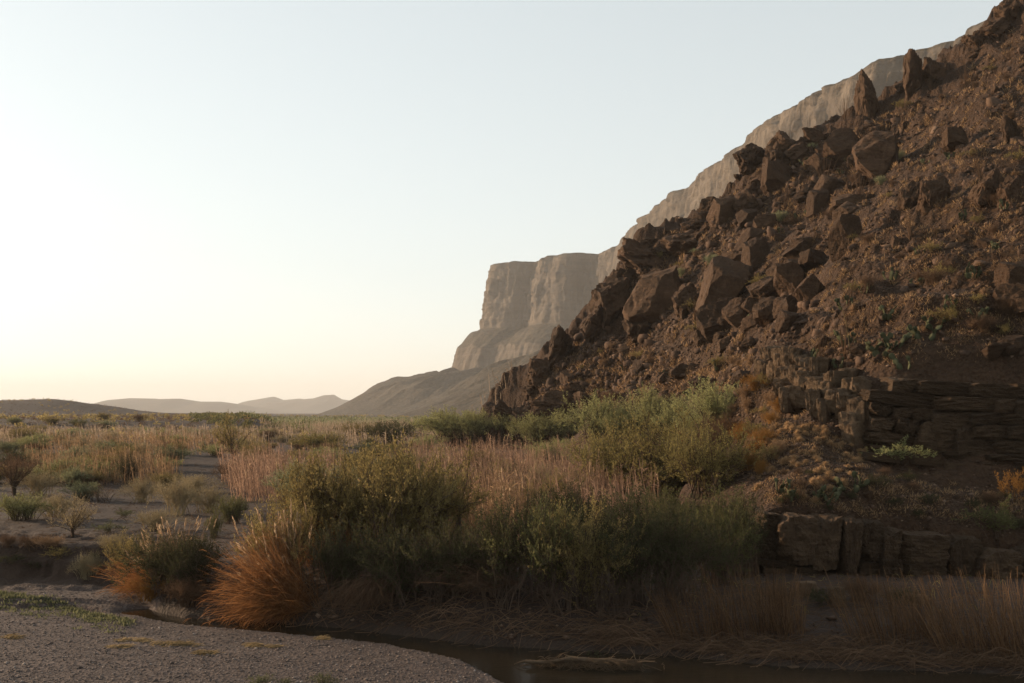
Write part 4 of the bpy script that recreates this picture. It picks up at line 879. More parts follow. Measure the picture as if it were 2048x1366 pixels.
# ------------------------------------------------------------------ shrubs seen one by one
S_ = shrub_at
for a in [
    (620, 1120, 150, 205, 'feathery', 'olive', 'olive feathery shrub rising out of the big orange-brown clump'), (700, 1120, 210, 235, 'spray', 'olive', 'tallest olive shrub of the bank thicket with fine sprays'),
    (790, 1130, 200, 245, 'feathery', 'olive', 'broad olive shrub with dark arching stems in the bank thicket'), (870, 1110, 170, 200, 'round', 'olive', 'olive shrub bordering the pinkish cane stand'),
    (650, 1030, 130, 110, 'feathery', 'grey', 'grey-green feathery shrub between sandy wash and bank thicket'), (590, 1010, 90, 85, 'feathery', 'grey', 'small grey-green shrub beside the pinkish cane by the wash'),
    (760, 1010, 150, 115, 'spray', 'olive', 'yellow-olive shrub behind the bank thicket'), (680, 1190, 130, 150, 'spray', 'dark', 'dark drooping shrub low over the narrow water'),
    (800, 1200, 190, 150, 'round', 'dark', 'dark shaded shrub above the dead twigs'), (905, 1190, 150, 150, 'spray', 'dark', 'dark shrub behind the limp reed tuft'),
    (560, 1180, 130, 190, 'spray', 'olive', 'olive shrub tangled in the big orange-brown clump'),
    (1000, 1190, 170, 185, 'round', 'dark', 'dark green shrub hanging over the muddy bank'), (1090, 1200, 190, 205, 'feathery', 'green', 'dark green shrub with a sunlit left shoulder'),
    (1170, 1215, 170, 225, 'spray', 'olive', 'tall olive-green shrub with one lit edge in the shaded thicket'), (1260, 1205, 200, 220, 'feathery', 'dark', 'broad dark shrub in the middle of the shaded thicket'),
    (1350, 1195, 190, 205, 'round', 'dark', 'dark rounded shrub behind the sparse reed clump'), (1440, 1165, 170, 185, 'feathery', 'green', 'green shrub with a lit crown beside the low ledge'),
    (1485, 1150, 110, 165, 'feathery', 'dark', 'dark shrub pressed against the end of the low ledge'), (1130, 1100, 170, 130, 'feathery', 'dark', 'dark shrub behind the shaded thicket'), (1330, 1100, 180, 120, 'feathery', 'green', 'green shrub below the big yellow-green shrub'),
    (1235, 1005, 180, 160, 'spray', 'yellow', 'yellow-green shrub beside the pinkish cane stand'), (1325, 1015, 230, 185, 'spray', 'yellow', 'biggest yellow-green shrub below the talus'), (1412, 995, 160, 150, 'spray', 'yellow', 'yellow-green shrub against the grass tuft slope'),
    (1010, 1222, 130, 120, 'sparse', 'brown', 'dead brown bush under the dark green hanging shrub'), (1120, 1232, 130, 110, 'sparse', 'brown', 'dead brown bush at the foot of the shaded thicket'), (1230, 1238, 140, 120, 'sparse', 'brown', 'tangled dead bush in front of the shaded thicket'), (1340, 1225, 110, 120, 'sparse', 'brown', 'grey dead bush beside the sparse reed clump'),
    (880, 1215, 120, 110, 'sparse', 'brown', 'dead brown bush over the dead twigs'), (1385, 890, 90, 70, 'feathery', 'bright', 'light green shrub below the highest light green shrub'), (1440, 905, 80, 60, 'dry', 'brown', 'brown bush at the edge of the talus'), (1370, 900, 60, 40, 'dry', 'rust', 'rusty bush at the edge of the talus'),
    (1640, 1215, 60, 40, 'small', 'dark', 'dark low plant between the two bank boulders'), (1720, 1205, 70, 44, 'dry', 'brown', 'brown twiggy bush on the bank below the low ledge'), (1800, 1210, 60, 40, 'small', 'dark', 'dark low plant beside the flat bank stone'), (1560, 1215, 60, 46, 'dry', 'brown', 'brown bush beside the squared pale boulder'),
    (1075, 897, 96, 74, 'feathery', 'bright', 'light green shrub at the toe of the ridge beside reddish rock'), (1128, 897, 100, 69, 'feathery', 'bright', 'low light green shrub in front of the broad rock mass'),
    (1196, 892, 132, 105, 'feathery', 'bright', 'large light green shrub in front of the dark rock mass'), (1244, 888, 79, 74, 'feathery', 'bright', 'light green shrub leaning on the lower talus'),
    (1300, 880, 100, 100, 'feathery', 'bright', 'light green upright shrub on the lower talus'), (1350, 880, 91, 88, 'feathery', 'bright', 'light green round shrub between two upright ones'),
    (1424, 876, 115, 120, 'feathery', 'bright', 'highest light green shrub on the talus edge'), (1120, 915, 120, 40, 'feathery', 'bright', 'low green growth at the edge of the cane stand'),
    (905, 888, 132, 72, 'feathery', 'bright', 'light green shrub alone in the pale cane'), (955, 884, 108, 64, 'feathery', 'bright', 'light green shrub near the sloping toe rock'), (1000, 872, 60, 40, 'feathery', 'bright', 'small light green shrub under the sloping toe rock'),
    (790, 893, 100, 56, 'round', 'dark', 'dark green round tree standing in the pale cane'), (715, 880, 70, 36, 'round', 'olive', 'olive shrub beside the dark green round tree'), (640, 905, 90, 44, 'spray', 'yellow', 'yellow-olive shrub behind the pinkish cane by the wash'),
    (41, 1040, 84, 58, 'round', 'bright', 'bright green rounded shrub on the sandy flat'), (145, 1076, 64, 58, 'open', 'drybush', 'small tan tree-like bush above the cut bank'), (112, 1034, 70, 40, 'dry', 'drybush', 'pale dry bush behind the small tree-like bush'),
    (218, 1067, 52, 26, 'small', 'weed', 'low leafy green plant on the sandy flat'), (284, 1004, 58, 40, 'dry', 'drybush', 'round dry bush in front of the tan cane'), (355, 1030, 74, 66, 'dry', 'drybush', 'tall dry bush in the middle of the sandy wash'),
    (420, 1026, 60, 46, 'dry', 'drybush', 'rounded dry bush next to the tall dry bush'), (22, 942, 58, 46, 'round', 'dark', 'dark green shrub at the end of the tan cane'), (28, 992, 70, 62, 'open', 'brown', 'brown leafless bush beside the bright green shrub'),
    (258, 968, 42, 52, 'dry', 'dark', 'dark upright shrub in the tan cane'), (205, 1006, 60, 44, 'sparse', 'tan', 'thin bare bush with a few pale stems'), (467, 926, 66, 68, 'open', 'olive', 'small spreading tree with dark limbs beyond the wash'),
    (515, 950, 70, 72, 'spray', 'olive', 'olive bush beside the small spreading tree'), (465, 1047, 64, 60, 'round', 'green', 'green bush behind the plumed cane'), (430, 1075, 40, 50, 'feathery', 'green', 'narrow green bush behind the plumed cane'),
    (330, 1180, 150, 120, 'round', 'dark', 'dark green bush over the pool'), (390, 1185, 110, 120, 'round', 'dark', 'dark shaded bush between the two plumed clumps'), (265, 1165, 90, 100, 'spray', 'olive', 'olive bush with drooping sprays above the pool'),
    (1035, 1010, 80, 110, 'sparse', 'brown', 'bare purplish bush in front of the pinkish cane stand'), (960, 1000, 70, 100, 'sparse', 'brown', 'second bare bush in front of the pinkish cane stand'),
    (1800, 932, 96, 52, 'small', 'bright', 'bright green leafy bush at the foot of the bedded wall'), (1990, 1100, 100, 80, 'small', 'green', 'green hanging bush above the low ledge'), (2030, 1005, 60, 70, 'small', 'rust', 'rust-coloured bush by the bedded wall'),
    (520, 1372, 52, 26, 'small', 'weed', 'small leafy green weed rooted in the gravel'), (650, 1374, 64, 30, 'small', 'weed', 'wider leafy green weed rooted in the gravel'), (570, 1376, 30, 22, 'small', 'weed', 'tiny leafy green weed between the two larger weeds'),
    (190, 1140, 20, 30, 'small', 'dark', 'small dark plant clinging to the cut bank'), (25, 1135, 60, 20, 'small', 'dark', 'dark green mat of plants under the cut bank'), (75, 1145, 50, 18, 'small', 'dark', 'second dark green mat of plants under the cut bank'),
    (345, 1203, 90, 60, 'sparse', 'brown', 'dead roots and stems hanging over the pool'), (375, 1212, 70, 50, 'dry', 'brown', 'brown bush at the edge of the pool'), (300, 1200, 70, 46, 'dry', 'rust', 'rusty bush at the edge of the pool'), (168, 1160, 34, 44, 'dry', 'drybush', 'dry hanging grass at the end of the cut bank'), (185, 1150, 30, 40, 'dry', 'drybush', 'second dry hanging grass at the end of the cut bank'),
    (120, 1118, 60, 26, 'small', 'olive', 'low olive plants on the face of the cut bank'), (60, 1092, 50, 18, 'dry', 'brown', 'thin brown growth on the rim of the cut bank'), (100, 1098, 60, 20, 'dry', 'tan', 'thin tan growth on the rim of the cut bank'), (15, 1100, 40, 22, 'dry', 'brown', 'brown twigs on the face of the cut bank'),
    (225, 1110, 60, 30, 'dry', 'drybush', 'dry low bush behind the smaller bank clump'), (310, 1060, 70, 34, 'dry', 'drybush', 'dry low bush behind the plumed cane'), (250, 1035, 40, 20, 'small', 'weed', 'small green plant in the sandy wash'), (390, 985, 60, 30, 'dry', 'drybush', 'dry low bush at the mouth of the sandy wash'), (330, 975, 70, 34, 'spray', 'olive', 'olive bush at the edge of the tan cane'),
    (75, 990, 70, 40, 'dry', 'drybush', 'dry bush behind the bright green shrub'), (165, 1000, 70, 40, 'feathery', 'grey', 'grey-green bush in front of the tan cane'), (1190, 1325, 50, 24, 'small', 'dark', 'dark green plant behind the driftwood log')]: S_(*a)

for i, (f_, c_, u_, y_, w_, h_) in enumerate([('spray', 'olive', 850, 62, 3.2, 2.4), ('feathery', 'grey', 900, 72, 3.0, 2.2), ('dry', 'brown', 960, 66, 2.4, 2.6), ('spray', 'yellow', 1010, 78, 3.0, 2.3), ('dry', 'drybush', 1080, 70, 2.6, 2.6), ('spray', 'olive', 1130, 64, 3.2, 2.5), ('feathery', 'bright', 1100, 96, 4.0, 2.9), ('round', 'olive', 960, 92, 3.6, 2.5),
                                                 ('sparse', 'brown', 1180, 62, 2.6, 3.0), ('feathery', 'bright', 1190, 92, 4.0, 3.0), ('dry', 'drybush', 880, 90, 2.6, 2.3), ('spray', 'olive', 1050, 58, 3.0, 2.2), ('round', 'green', 830, 84, 3.4, 2.5), ('feathery', 'grey', 1230, 84, 3.4, 2.6)]):
    x_ = (u_ - U0) / F * y_; what = {'spray': 'fine-sprayed', 'feathery': 'feathery', 'dry': 'dry twiggy', 'round': 'rounded', 'sparse': 'bare'}[f_] + ' ' + {'drybush': 'tan', 'grey': 'grey-green', 'bright': 'light green', 'yellow': 'yellow-green'}.get(c_, c_)
    shrub((x_, y_, float(surf_z(x_, y_)) - .05), w_, h_, f_, c_, what + ' bush growing up through the dense pinkish cane' + (' near the green toe shrubs' if y_ > 80 else ' near the bank thicket'), 'bushes growing through the pinkish cane')
# plain: shrubs beyond those, each a thing; the far ones merge
r = np.random.default_rng(91)
kinds = [('round', 'green', 'dark green shrub scattered on the middle plain'), ('feathery', 'grey', 'grey-green shrub scattered on the middle plain'), ('dry', 'drybush', 'dry tan bush scattered on the middle plain'), ('spray', 'olive', 'olive shrub scattered on the middle plain'), ('feathery', 'bright', 'light green shrub scattered on the middle plain'), ('dry', 'brown', 'brown dry bush scattered on the middle plain')]
cnt = 0
while cnt < 285:
    Y = 78 * (300 / 78) ** r.random(); u = r.uniform(-260, 900); x = (u - U0) / F * Y
    if 350 < u < 480 and Y < 118: continue
    if noise(np.array([[x / 16, Y / 22, 3.0]]))[0] < -.12: continue
    k = kinds[r.integers(6)]; hgt = r.uniform(.9, 2.3) * (1.15 if Y > 150 else .9)
    near_ = 'by the sandy wash' if Y < 118 else 'beyond the tan cane' if Y < 175 else 'in the pale far cane'
    siz = 'small' if hgt < 1.3 else 'tall' if hgt > 1.95 else 'middle-sized'
    shrub((x, Y, float(surf_z(x, Y)) - .05), hgt * r.uniform(1.3, 2.4), hgt, k[0], k[1], siz + ' ' + k[2].split(' scattered')[0] + ' ' + near_, 'shrubs scattered on the middle plain'); cnt += 1
def far_scrub(seed, n, region, size, leaf, per, on_hill=False):
    r = np.random.default_rng(seed); Y = region[2] * (region[3] / region[2]) ** r.random(n); u = r.uniform(region[0], region[1], n); x = (u - U0) / F * Y
    z = surf_z(x, Y); s = r.uniform(*size, n); m = n * per; j = np.repeat(np.arange(n), per); d = nrmz(r.normal(size=(m, 3))); d[:, 2] = np.abs(d[:, 2]); rad = r.random(m) ** .4
    P = np.c_[x, Y, z][j] + d * (rad * s[j])[:, None] * np.array([.75, .75, .8]); D = nrmz(d + r.normal(0, .6, (m, 3)) + np.array([0, 0, .4])); L = s[j] * leaf * r.uniform(.7, 1.3, m)
    v, q = leafs(P, D, L, L * .55, r); return v, q, np.repeat(np.clip(.6 * r.random(n)[j] + .4 * r.random(m), 0, 1), 4)
for sd, n, reg, size, leaf, per, col, lab in [(92, 700, (380, 1060, 280, 900), (.9, 2.2), .42, 40, 'green', 'far green scrub dotting the plain'), (93, 900, (-150, 1050, 180, 800), (.6, 1.5), .42, 34, 'olive', 'far olive scrub dotting the plain'),
                                              (94, 2200, (-200, 420, 480, 900), (.35, .8), .4, 16, 'brown', 'desert scrub dotting the low hill'), (95, 1100, (-150, 560, 240, 500), (.35, .9), .35, 26, 'brown', 'desert scrub dotting the low terrace'),
                                              (96, 260, (420, 1000, 900, 1800), (1, 2.0), .5, 30, 'olive', 'distant scrub along the horizon')]:
    v, q, tn = far_scrub(sd, n, reg, size, leaf, per); tag(link('far_scrub', mesh('far_scrub', v, q, M[col], False, {'tint': tn})), lab, 'scrub', kind='stuff')

# ------------------------------------------------------------------ slope plants
def tuft_geo(seed, n=300):
    r = np.random.default_rng(seed); K = 4; t = np.linspace(0, 1, K); az = r.uniform(0, 6.28, n); th = R(90) - np.abs(r.normal(0, .75, n)); d = np.c_[np.cos(az) * np.cos(th), np.sin(az) * np.cos(th), np.maximum(np.sin(th), .1)]
    L = r.uniform(.6, 1.05, n); P = d[:, None] * (L[:, None] * t)[..., None] + np.c_[r.normal(0, .06, (n, 2)), np.zeros(n)][:, None]
    P[..., 2] -= .35 * L[:, None] * t ** 2.5
    v, q = ribbons(P, .034 * np.array([1, 1, .7, .15])[None] * r.uniform(.7, 1.3, (n, 1)), r); return v, q, np.repeat(r.random(n), K * 2)
TUFTS = {c: [mesh('grass_tuft', *(lambda g: (g[0], g[1]))(g_), M[c], False, {'tint': g_[2]}) for g_ in (tuft_geo(400 + i) for i in range(4))] for c in ('blond', 'tan')}
def tufts(n, poly, size, seed, col, label, group):
    P = scatter_px(n, poly, seed); hit, ok = cast(P[:, 0], P[:, 1]); r = np.random.default_rng(seed)
    for (x, y, z), g in zip(hit, ok):
        if not g: continue
        s = r.uniform(*size); o = link('grass_tuft', TUFTS[col][r.integers(4)]); o.location = (x, y, float(surf_z(x, y)) - .02); o.scale = (s, s, s * r.uniform(1.0, 1.5)); o.rotation_euler = (0, 0, r.uniform(0, 6.28)); tag(o, ' '.join((('big ' if s > .8 * size[1] else 'small ' if s < .72 * (size[0] + size[1]) / 2 else '') + label + ' near the ' + landmark(o.location)).split()[:16]), 'grass tuft', group)
tufts(80, [(1500, 850), (1540, 810), (1640, 850), (1740, 900), (1730, 935), (1620, 950), (1540, 930), (1490, 900)], (.22, .38), 51, 'blond', 'round blond grass tuft on the sunlit slope', 'blond tufts below the fluted outcrop')
tufts(28, [(1500, 930), (1720, 940), (1760, 1000), (1600, 1020), (1510, 990)], (.24, .4), 52, 'blond', 'blond grass tuft above the low ledge', 'blond tufts above the low ledge')
tufts(90, OPEN, (.25, .5), 53, 'tan', 'dry grass tuft on the stony open slope', 'dry tufts on the open slope')
tufts(50, GULLY, (.35, .7), 54, 'tan', 'dry grass tuft between the boulders of the gully', 'dry tufts among the gully boulders')
tufts(40, LOW, (.35, .7), 55, 'tan', 'dry grass tuft on the lower talus', 'dry tufts on the lower talus')
# small dry shrubs on the slope
def slope_shrubs(n, poly, size, seed, kinds_, where):
    P = scatter_px(n, poly, seed); hit, ok = cast(P[:, 0], P[:, 1]); r = np.random.default_rng(seed)
    for (x, y, z), g in zip(hit, ok):
        if not g: continue
        f, c, nm = kinds_[r.integers(len(kinds_))]; s = r.uniform(*size)
        shrub((x, y, float(surf_z(x, y)) - .03), s * r.uniform(1.0, 1.6), s, f, c, ' '.join((nm + ' ' + where + ' near the ' + landmark((x, y, z))).split()[:16]), nm + 'es ' + where, name='desert_bush', cat='bush')
slope_shrubs(70, OPEN, (.5, 1.2), 56, [('dry', 'brown', 'brown twiggy bush'), ('dry', 'brown', 'dull brown leafless bush'), ('small', 'olive', 'small olive bush'), ('sparse', 'tan', 'thin pale bush')], 'on the stony open slope')
slope_shrubs(34, GULLY, (.7, 1.6), 57, [('dry', 'brown', 'brown twiggy bush'), ('small', 'olive', 'small olive bush'), ('dry', 'grey', 'grey twiggy bush')], 'between the gully boulders')
slope_shrubs(26, LOW, (.6, 1.4), 58, [('dry', 'brown', 'brown twiggy bush'), ('dry', 'tan', 'pale twiggy bush'), ('small', 'olive', 'small olive bush')], 'on the lower talus')
slope_shrubs(26, [(1440, 860), (1500, 770), (1560, 780), (1600, 850), (1540, 960), (1480, 950)], (.5, 1.1), 59, [('dry', 'rust', 'rusty twiggy bush'), ('dry', 'tan', 'pale twiggy bush'), ('small', 'olive', 'small olive bush')], 'by the yellow-green shrubs')
slope_shrubs(24, [(1560, 950), (1740, 940), (2048, 990), (2048, 1070), (1800, 1050), (1560, 1030)], (.3, .7), 60, [('dry', 'brown', 'brown twiggy bush'), ('small', 'dark', 'dark leafy bush')], 'on the ground above the low ledge')
r = np.random.default_rng(66)
PX = np.concatenate([scatter_px(1900, OPEN, 67), scatter_px(900, GULLY, 68), scatter_px(900, LOW, 69), scatter_px(500, FOOT, 70)]); hit, ok = cast(PX[:, 0], PX[:, 1]); hit = hit[ok]
for col, sel, lab in (('brown', r.random(len(hit)) < .5, 'low brown dead growth covering the stony slope'), ('blond', None, 'low dry grass, coloured paler for sunlit tips, covering the stony slope')):  # blond grass colour stands in for sunlit tips
    hh = hit[sel] if sel is not None else hit[::2]; n = len(hh); per = 26; j = np.repeat(np.arange(n), per); m_ = n * per; az = r.uniform(0, 6.28, m_); s = np.clip(hh[:, 1] / 70, .7, 2.0)[j] * r.uniform(.12, .34, m_); el = r.uniform(.25, 1.4, m_)
    D = np.c_[np.cos(az) * np.cos(el), np.sin(az) * np.cos(el), np.sin(el)]; b = hh[j] + np.c_[r.normal(0, .12, (m_, 2)), np.zeros(m_)]; b[:, 2] = surf_z(b[:, 0], b[:, 1])
    v, q = leafs(b, D, s, s * .09 + .008, r); tag(link('dry_grass', mesh('dry_grass', v, q, M[col], False, {'tint': np.repeat(r.random(m_), 4)})), lab, 'dry grass', kind='stuff')
# prickly pear and ocotillo
pad = mesh('pad', *(lambda V, Q: (V / np.linalg.norm(V, axis=1)[:, None] * np.array([.5, .11, .62]) * (1 + .12 * V[:, 2:3] / np.linalg.norm(V, axis=1)[:, None] * np.array([1, 0, 0])) + np.array([0, 0, .55]), Q))(*cube_grid(3)), M['cactus'], True, {'tint': np.linspace(0, 1, 56)})
def prickly_pear(seed):
    r = np.random.default_rng(seed); out = []
    def grow(b, d, s, lv):
        out.append((b, d, s))
        if lv == 0: return
        for _ in range(r.integers(1, 3)):
            nd = nrmz(d + r.normal(0, .45, 3) + np.array([0, 0, .25])); grow(b + d * s * 1.05, nd, s * r.uniform(.8, 1.0), lv - 1)
    for _ in range(4):
        az = r.uniform(0, 6.28); grow(np.array([np.cos(az) * .18, np.sin(az) * .18, -.03]), nrmz(np.array([np.cos(az) * .6, np.sin(az) * .6, 1.0])), r.uniform(.2, .28), 2)
    return out[:16]
CACT = [prickly_pear(700 + i) for i in range(5)]
cr_ = random.Random(3)
def cactus(p, s, label, group=None):
    e = bpy.data.objects.new('prickly_pear', None); COL.objects.link(e); e.location = p; e.scale = (s, s, s); e.rotation_euler = (0, 0, cr_.uniform(0, 6.28)); tag(e, label, 'cactus', group)
    for b, d, sz in CACT[cr_.randrange(5)]:
        o = link('pad', pad, e); o.location = b; q = Vector(d).to_track_quat('Z', 'Y'); o.rotation_mode = 'QUATERNION'
        o.rotation_quaternion = q @ Matrix.Rotation(cr_.uniform(0, 3.14), 3, 'Z').to_quaternion(); o.scale = (sz, sz, sz)
def cacti(spots, lab, grp, s=1.0):
    for (u, v) in spots:
        p, ok = cast([u], [v]); x, y, z = p[0]; cactus((x, y, float(surf_z(x, y)) - .03), s * cr_.uniform(.9, 1.4), lab + ' near the ' + landmark(p[0]), grp)
cacti([(1632, 715), (1680, 735), (1740, 700), (1765, 715), (1790, 700), (1812, 740), (1850, 680), (1700, 690)], 'prickly pear on the outcrop rim', 'prickly pears on the outcrop rim', .95)
cacti([(1690, 620), (1770, 640), (1830, 570), (1870, 660), (1945, 560), (1900, 620), (1840, 510), (1990, 500), (2010, 420), (1850, 330), (1900, 320), (1925, 440), (1960, 640), (1780, 560), (1730, 590)], 'prickly pear on the open slope', 'prickly pears on the open slope', .9)
cacti([(1565, 985), (1650, 1008), (1660, 1000), (1585, 1000), (1700, 985)], 'prickly pear above the low ledge', 'prickly pears above the low ledge', .9)
cacti([(1420, 600), (1500, 650), (1560, 470), (1600, 440), (1680, 350), (1250, 740), (1330, 760), (1440, 740), (1610, 330), (1750, 360), (1480, 790), (1380, 800)], 'prickly pear in the gully', 'prickly pears in the gully', 1.2)
def ocotillo_geo(seed, n=13):
    r = np.random.default_rng(seed); K = 6; t = np.linspace(0, 1, K); az = r.uniform(0, 6.28, n); th = np.abs(r.normal(0, .34, n)); d = np.c_[np.cos(az) * np.sin(th), np.sin(az) * np.sin(th), np.cos(th)]
    P = d[:, None] * (r.uniform(.7, 1.0, (n, 1)) * t)[..., None] + r.normal(0, .008, (n, K, 3)) * t[None, :, None]; P[..., :2] += d[:, None, :2] * .15 * (t ** 2)[None, :, None]
    return tubes(P, (.0085 * (1 - .6 * t))[None] * np.ones((n, 1)), 4), n * K * 4
OC = []
for i in range(3):
    (v_, q_), k_ = ocotillo_geo(800 + i); OC.append(mesh('ocotillo', v_, q_, M['brown'], False, {'tint': np.full(k_, .6)}))
for (u, v, h, lab) in [(1690, 720, 100, 'tall ocotillo with pale wands above the fluted outcrop'), (1640, 730, 70, 'shorter ocotillo on the rim of the fluted outcrop'), (1390, 650, 70, 'ocotillo beside the massive overhanging boulder'), (1360, 620, 60, 'ocotillo in the shade of the massive overhanging boulder'),
                       (1650, 380, 80, 'ocotillo below the big rounded boulder'), (1720, 400, 70, 'ocotillo beside the broad dark layered boulder'), (1570, 420, 60, 'ocotillo below the barrel-shaped boulder'), (1690, 240, 50, 'ocotillo on the skyline below the tall pinnacle'),
                       (1700, 610, 70, 'ocotillo on the open slope above the bedded outcrop'), (1960, 360, 70, 'ocotillo beside the grooved pale slab'), (1930, 180, 60, 'ocotillo high on the open slope'), (1860, 180, 50, 'ocotillo under the short blunt rock tooth'),
                       (1820, 480, 70, 'ocotillo below the squared outcrop blocks'), (1600, 1010, 90, 'ocotillo above the end of the low ledge'), (1580, 300, 40, 'ocotillo on the humped ridge rock'), (1400, 440, 36, 'ocotillo behind the chunky jutting boulder'), (2020, 120, 60, 'ocotillo near the top of the slope'),
                       (1300, 720, 50, 'ocotillo below the pale broken rock foot'), (1550, 560, 50, 'ocotillo between the upright grey boulder and the tilted boulder')]:
    p, ok = cast([u], [v]); x, y, z = p[0]; hh = h / F * y; o = link('ocotillo', OC[cr_.randrange(3)]); o.location = (x, y, float(surf_z(x, y)) - .05); o.scale = (hh, hh, hh); o.rotation_euler = (0, 0, cr_.uniform(0, 6)); tag(o, lab, 'ocotillo')
# dead agave stalk
p = foot_at(1702, 722); o = link('agave_stalk', mesh('agave_stalk', *tubes(np.array([[(0, 0, 0), (-.1, 0, .9), (-.25, 0, 1.9), (-.45, 0, 2.7)]], float), np.array([[.035, .03, .025, .012]]), 6), M['straw'], True, {'tint': np.full(24, .8)})); o.location = p; tag(o, 'single pale dead agave stalk leaning above the fluted outcrop', 'dead stalk')

# ------------------------------------------------------------------ driftwood, straw and weeds on the gravel
def driftwood(u, v, L, label, seed, rz, nbr=14, thick=.09, fringe=60):
    r = np.random.default_rng(seed); b = (V0 - v) / F; Y = -H / b; e = bpy.data.objects.new('driftwood', None); COL.objects.link(e); e.location = ((u - U0) / F * Y, Y, .07); e.rotation_euler = (0, 0, rz); tag(e, label, 'driftwood')
    t = np.linspace(-.5, .5, 9); P = np.c_[t * L, .05 * np.sin(t * 7), .10 + .06 * np.cos(t * 5)][None]; P = P + r.normal(0, .02, P.shape)
    link('log', mesh('log', *tubes(P, thick * (.55 + .45 * (t + .5))[None], 8), M['driftwood'], True), e)
    for k in range(nbr):
        s = r.uniform(-.5, .5); az = r.normal(0, .6) + (0 if r.random() < .5 else math.pi); ln = r.uniform(.3, .9); k5 = np.linspace(0, 1, 5)
        Q_ = np.array([s * L, 0, .1]) + np.c_[np.cos(az) * ln * k5, np.sin(az) * ln * k5 * .6, r.uniform(-.1, .3) * k5 - .15 * k5 ** 2] + r.normal(0, .02, (5, 3)) * k5[:, None]
        link('branch', mesh('branch', *tubes(Q_[None], (thick * .35 * (1 - .7 * k5))[None], 5), M['driftwood'], True), e)
    if fringe:
        K = 5; t5 = np.linspace(0, 1, K); n = fringe; c0 = np.c_[r.uniform(-.35, .5, n) ** 1 * L, r.normal(0, .08, n), r.uniform(.02, .2, n)]; d = nrmz(np.c_[r.normal(.2, .7, n), r.normal(-.3, .4, n), r.normal(-.05, .3, n)])
        PP = c0[:, None] + d[:, None] * (r.uniform(.15, .6, (n, 1)) * t5)[..., None]; PP[..., 2] = np.maximum(PP[..., 2] - .1 * t5 ** 2, -.05)
        link('twigs', mesh('twigs', *tubes(PP, (.011 * (1 - .6 * t5))[None] * np.ones((n, 1)), 3), M['driftwood']), e)
driftwood(1165, 1336, 3.1, 'long bleached driftwood snag lying in the shallow water', 65, -.10, 24, .085, 260)
def bare_branch(name, pts_, rad, label):
    P = np.array(pts_, float); o = P[0].copy(); P = P - o; K = 14; s = np.linspace(0, len(P) - 1, K); PP = np.stack([np.interp(s, np.arange(len(P)), P[:, k]) for k in range(3)], -1)
    PP += np.random.default_rng(int(abs(o[0]) * 100)).normal(0, .02, PP.shape); ob = link(name, mesh(name, *tubes(PP[None], np.linspace(rad, rad * .3, K)[None], 6), M['driftwood'], True)); ob.location = o; tag(ob, label, 'dead branch')
def pxp(u, v, Y): return unproj(u, v, Y)
bare_branch('dead_branch', [pxp(770, 1262, 36.4), pxp(810, 1240, 36.6), pxp(860, 1215, 36.8), pxp(935, 1205, 37)], .03, 'long pale dead branch arching from the bank into the water')
bare_branch('dead_branch', [pxp(872, 1262, 35.6), pxp(895, 1248, 35.8), pxp(915, 1238, 36)], .025, 'short pale dead branch poking from the bank')
bare_branch('dead_branch', [pxp(905, 1200, 37.5), pxp(950, 1180, 37.8), pxp(980, 1155, 38)], .03, 'dead branch slanting up through the dark shrubs')
bare_branch('dead_branch', [pxp(1325, 1342, 31), pxp(1330, 1330, 31), pxp(1320, 1326, 31)], .012, 'thin twig sticking out of the water beside the driftwood')
bare_branch('dead_branch', [pxp(1290, 1230, 36), pxp(1300, 1190, 36.2), pxp(1302, 1150, 36.4)], .025, 'grey dead stem standing before the dark rounded shrub')
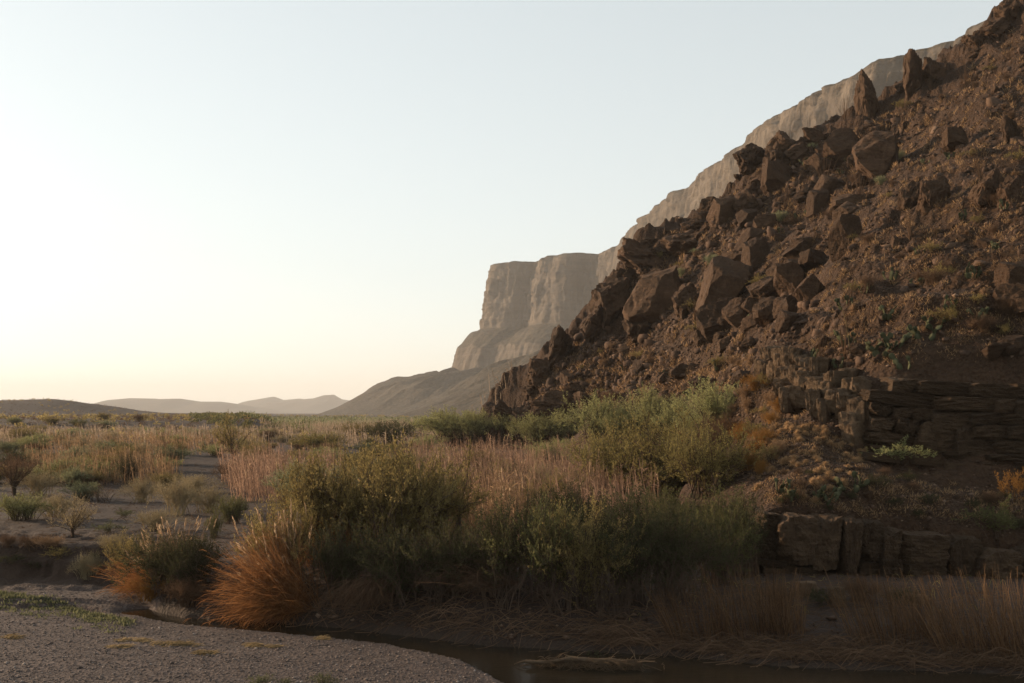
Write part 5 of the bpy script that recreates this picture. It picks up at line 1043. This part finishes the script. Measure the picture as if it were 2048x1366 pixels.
def mat_patch(name, u, v, w, h, n, L, col, seed, label, cat, kind=None):
    """low matted plants lying on the gravel around photo point (u, v)"""
    r = np.random.default_rng(seed); uu = u + r.normal(0, w / 3.2, n); vv = v + r.normal(0, h / 3, n); b = (V0 - vv) / F; Y = (-H + .3) / b; x = (uu - U0) / F * Y; z = surf_z(x, Y)
    K = 4; t = np.linspace(0, 1, K); az = r.normal(.2, .7, n); l = r.uniform(*L, n); el = r.uniform(.1, .9, n)
    P = np.c_[x, Y, z][:, None] + np.c_[np.cos(az), np.sin(az) * .7, el][:, None] * (l[:, None] * t)[..., None]; P[..., 2] -= (el * l)[:, None] * .8 * t ** 2
    q_ = ribbons(P, .014 * np.array([1, 1, .8, .3])[None] * r.uniform(.7, 1.5, (n, 1)), r); o = link(name, mesh(name, q_[0], q_[1], M[col], False, {'tint': np.repeat(r.random(n), K * 2)})); return tag(o, label, cat, kind=kind)
for i, (u, v, w, h, n, lab) in enumerate([(345, 1284, 60, 7, 420, 'long yellow straw patch flattened on the gravel'), (275, 1277, 26, 5, 170, 'small yellow straw patch beside the long straw patch'), (240, 1277, 26, 4, 90, 'faint straw wisp on the gravel'), (232, 1291, 40, 4, 120, 'thin straw streak below the small straw patch'),
                                          (405, 1302, 36, 5, 200, 'yellow straw patch lying below the long straw patch'), (500, 1283, 24, 7, 190, 'bright straw patch near the water edge'), (540, 1286, 24, 4, 90, 'faint straw patch near the water edge'), (20, 1274, 24, 6, 150, 'lone straw patch far out on the gravel bar'), (637, 1262, 20, 5, 120, 'straw tuft at the tip of the narrow water')]):
    mat_patch('straw_patch', u, v, w, h, n, (.12, .32), 'straw', 900 + i, lab, 'straw')
r = np.random.default_rng(920); wc = []
for c in range(230):
    s = r.random() ** 1.2; u = -40 + 290 * s + r.normal(0, 14); v = np.interp(u, [-40, 60, 130, 250], [1184, 1194, 1203, 1232]) + abs(r.normal(0, 1)) * r.uniform(0, 22) - 3; wc.append((u, v))
wc = np.array(wc); n = 16; uu = np.repeat(wc[:, 0], n) + r.normal(0, 7, len(wc) * n); vv = np.repeat(wc[:, 1], n) + r.normal(0, 1.6, len(wc) * n)
Yw = (-H + .3) / ((V0 - vv) / F); xw = (uu - U0) / F * Yw; az = r.uniform(0, 6.28, len(uu)); el = r.uniform(.3, 1.4, len(uu)); ln = r.uniform(.05, .17, len(uu))
v, q = leafs(np.c_[xw, Yw, surf_z(xw, Yw)], np.c_[np.cos(az) * np.cos(el), np.sin(az) * np.cos(el), np.sin(el)], ln, ln * .32, r)
tag(link('weeds', mesh('weeds', v, q, M['weed'], False, {'tint': np.repeat(r.random(len(uu)), 4)})), 'low green weeds spreading over the gravel toward the pool', 'weeds', kind='stuff')

print('scene built in %.1f s' % (time.time() - T0))
